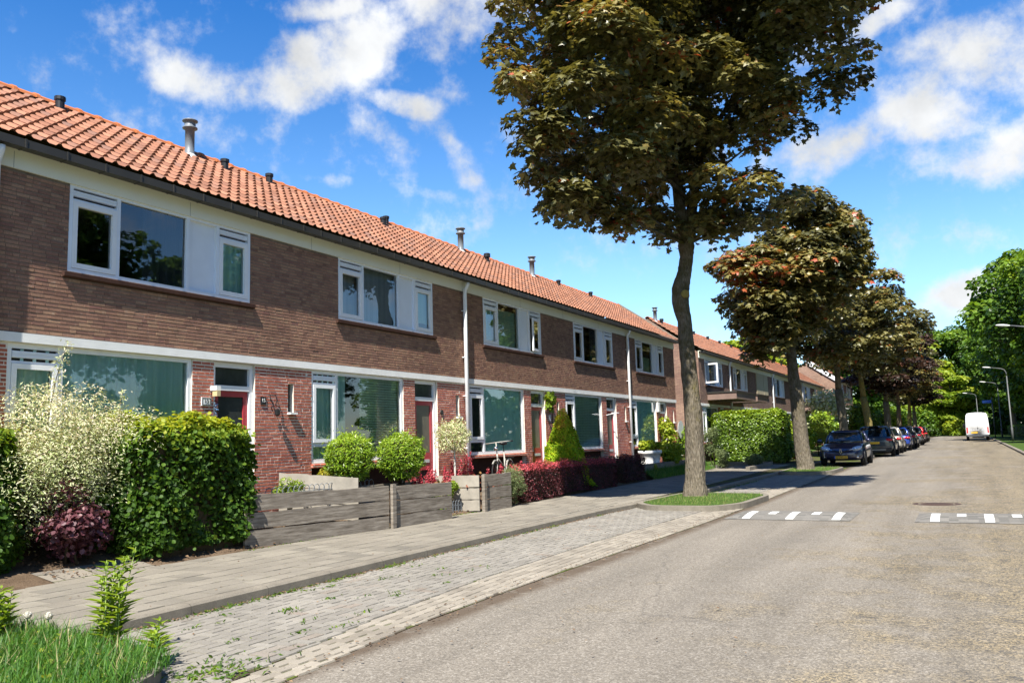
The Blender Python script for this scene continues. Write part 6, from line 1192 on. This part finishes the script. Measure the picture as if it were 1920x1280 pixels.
def cushion(x0, x1, marks, lab):
    y0, y1, H_ = 15.4, 17.1, .06; t = thing('speed_cushion', ((x0 + x1) / 2, (y0 + y1) / 2, 0), lab, 'speed cushion', 'speed cushions across the road')
    def hz(x, y): a = np.clip((y - y0) / .75, 0, 1); c = np.clip((y1 - y) / .75, 0, 1); e = np.clip(np.minimum(x - x0, x1 - x) / .25, 0, 1); return H_ * np.sin(np.minimum(a, c) * math.pi / 2) * np.sin(e * math.pi / 2) + .006
    def sheet(a, b_, c, d, name, m_, off, par):
        xs = np.linspace(a, b_, 14 if name == 'ramp' else 4); ys = np.linspace(c, d, 22); V = [(x, y, float(hz(x, y)) + off) for y in ys for x in xs]; k = len(xs); F = [(j * k + i, j * k + i + 1, (j + 1) * k + i + 1, (j + 1) * k + i) for j in range(len(ys) - 1) for i in range(k - 1)]
        return mesh_np(name, V, np.array(F), m_, par, smooth=True)
    sheet(x0, x1, y0, y1, 'ramp', CUSH, 0, t)
    for x, long_ in marks: sheet(x - .068, x + .068, y0 + .06 if long_ else y0 + .50, y0 + .92, 'painted_stripe', MARK, .004, t)
cushion(-4.02, -1.85, [(-3.62, 1), (-3.24, 0), (-2.86, 1), (-2.48, 0), (-2.08, 1)], 'left speed cushion with white stripes beside the tree pit'); cushion(-.85, 1.55, [(-.55, 1), (-.16, 0), (.24, 1), (.64, 0), (1.04, 1)], 'right speed cushion with white stripes by the manhole')
# bicycle leaning against the window sill
bk = thing('bicycle', (-9.62, 17.3, .40), 'old white city bicycle leaning against the house under the window', 'bicycle', None, 0)
F_ = Vector((-9.50, 16.75, .74)); B_ = Vector((-9.72, 17.82, .74)); up = Vector((-.10, 0, .995)).normalized(); d = (F_ - B_).normalized(); FR = plain('bike_white', (0.30, 0.285, 0.25), 0.4, 0.4, 0.2, 20)
for c in (F_, B_):
    rg = [tuple(c + (d * math.cos(a) + up * math.sin(a)) * .335) for a in np.linspace(0, 2 * math.pi, 29)]; b = MB(); b.tube(rg, .017, 6); wl = b.build('wheel', TYRE, bk, True, world=True); b = MB()
    for k in range(14): a = k * math.pi / 7; b.tube([tuple(c), tuple(c + (d * math.cos(a) + up * math.sin(a)) * .32)], .0022, 3)
    b.tube([tuple(c + (d * math.cos(a) + up * math.sin(a)) * .318) for a in np.linspace(0, 2 * math.pi, 29)], .008, 5); b.build('rim', CHROME, wl, world=True)
hd = F_ - d * .18 + up * .42; st = B_ + d * .36 + up * .55; bb = B_ + d * .46 - up * .05; b = MB()
for p, q, r_ in ((hd, F_, .014), (hd + up * .10, hd - up * .05, .019), (hd, bb + up * .25 - d * .0, .017), (bb + up * .25, bb, .017), (st, bb, .017), (bb, B_, .012), (st - up * .12, B_, .010)): b.tube([tuple(p), tuple(q)], r_, 7)
b.build('frame', FR, bk, True, world=True); n_ = d.cross(up).normalized(); hb = hd + up * .36 - d * .02; b = MB(); b.tube([tuple(hd), tuple(hb)], .013, 7); b.tube([tuple(hb + n_ * .30 - d * .20), tuple(hb + n_ * .26 - d * .03), tuple(hb), tuple(hb - n_ * .26 - d * .03), tuple(hb - n_ * .30 - d * .20)], .012, 7); hbo = b.build('handlebar', FR, bk, True, world=True)
for sg in (1, -1): MB().tube([tuple(hb + n_ * .30 * sg - d * .20), tuple(hb + n_ * .31 * sg - d * .31)], .019, 7).build('grip', BLACK, hbo, world=True)
b = MB(); k0 = hd + up * .22 + d * .05; ell(b, tuple(k0), (.05, .05, .05)); b.build('front_lamp', CHROME, bk, True, world=True)
b = MB(); b.tube([tuple(st), tuple(st + up * .18)], .013, 7); ell(b, tuple(st + up * .21 - d * .02), (.09, .14, .045), 0, 10, 0); b.build('saddle', BLACK, bk, True, world=True)
b = MB(); rk = B_ + up * .40; b.tube([tuple(rk + d * .25 + n_ * .06), tuple(rk - d * .2 + n_ * .06), tuple(rk - d * .2 - n_ * .06), tuple(rk + d * .25 - n_ * .06)], .008, 5); b.tube([tuple(rk - d * .12), tuple(B_)], .007, 5); b.build('luggage_rack', BLACK, bk, world=True)
b = MB(); b.tube([tuple(B_ + (d * math.cos(a) + up * math.sin(a)) * .37) for a in np.linspace(.4, 2.9, 12)], .022, 6); b.tube([tuple(F_ + (d * math.cos(a) + up * math.sin(a)) * .37) for a in np.linspace(.9, 2.6, 10)], .018, 6); b.build('mudguard', FR, bk, world=True)
# potted plant on the inner sill of the bicycle house
b = MB(); b.lathe((-10.36, 17.55, 1.27), [(.001, 0), (.06, 0), (.085, .16), (.07, .16), (.001, .13)], 14); t = tag(b.build('houseplant_pot', BEIGE, None, True), 'small beige pot with a spiky plant behind the window above the bicycle', 'plant pot'); n = 26; d_ = rdir(n); d_[:, 2] = abs(d_[:, 2]) + 1.0
leaves('spiky_leaf', np.tile([-10.36, 17.55, 1.41], (n, 1)), rng.normal(size=(n, 3)), rng.uniform(.12, .24, n), 'lance', rng.random(n) * .5, L_TREE, t, along=d_ * 3)
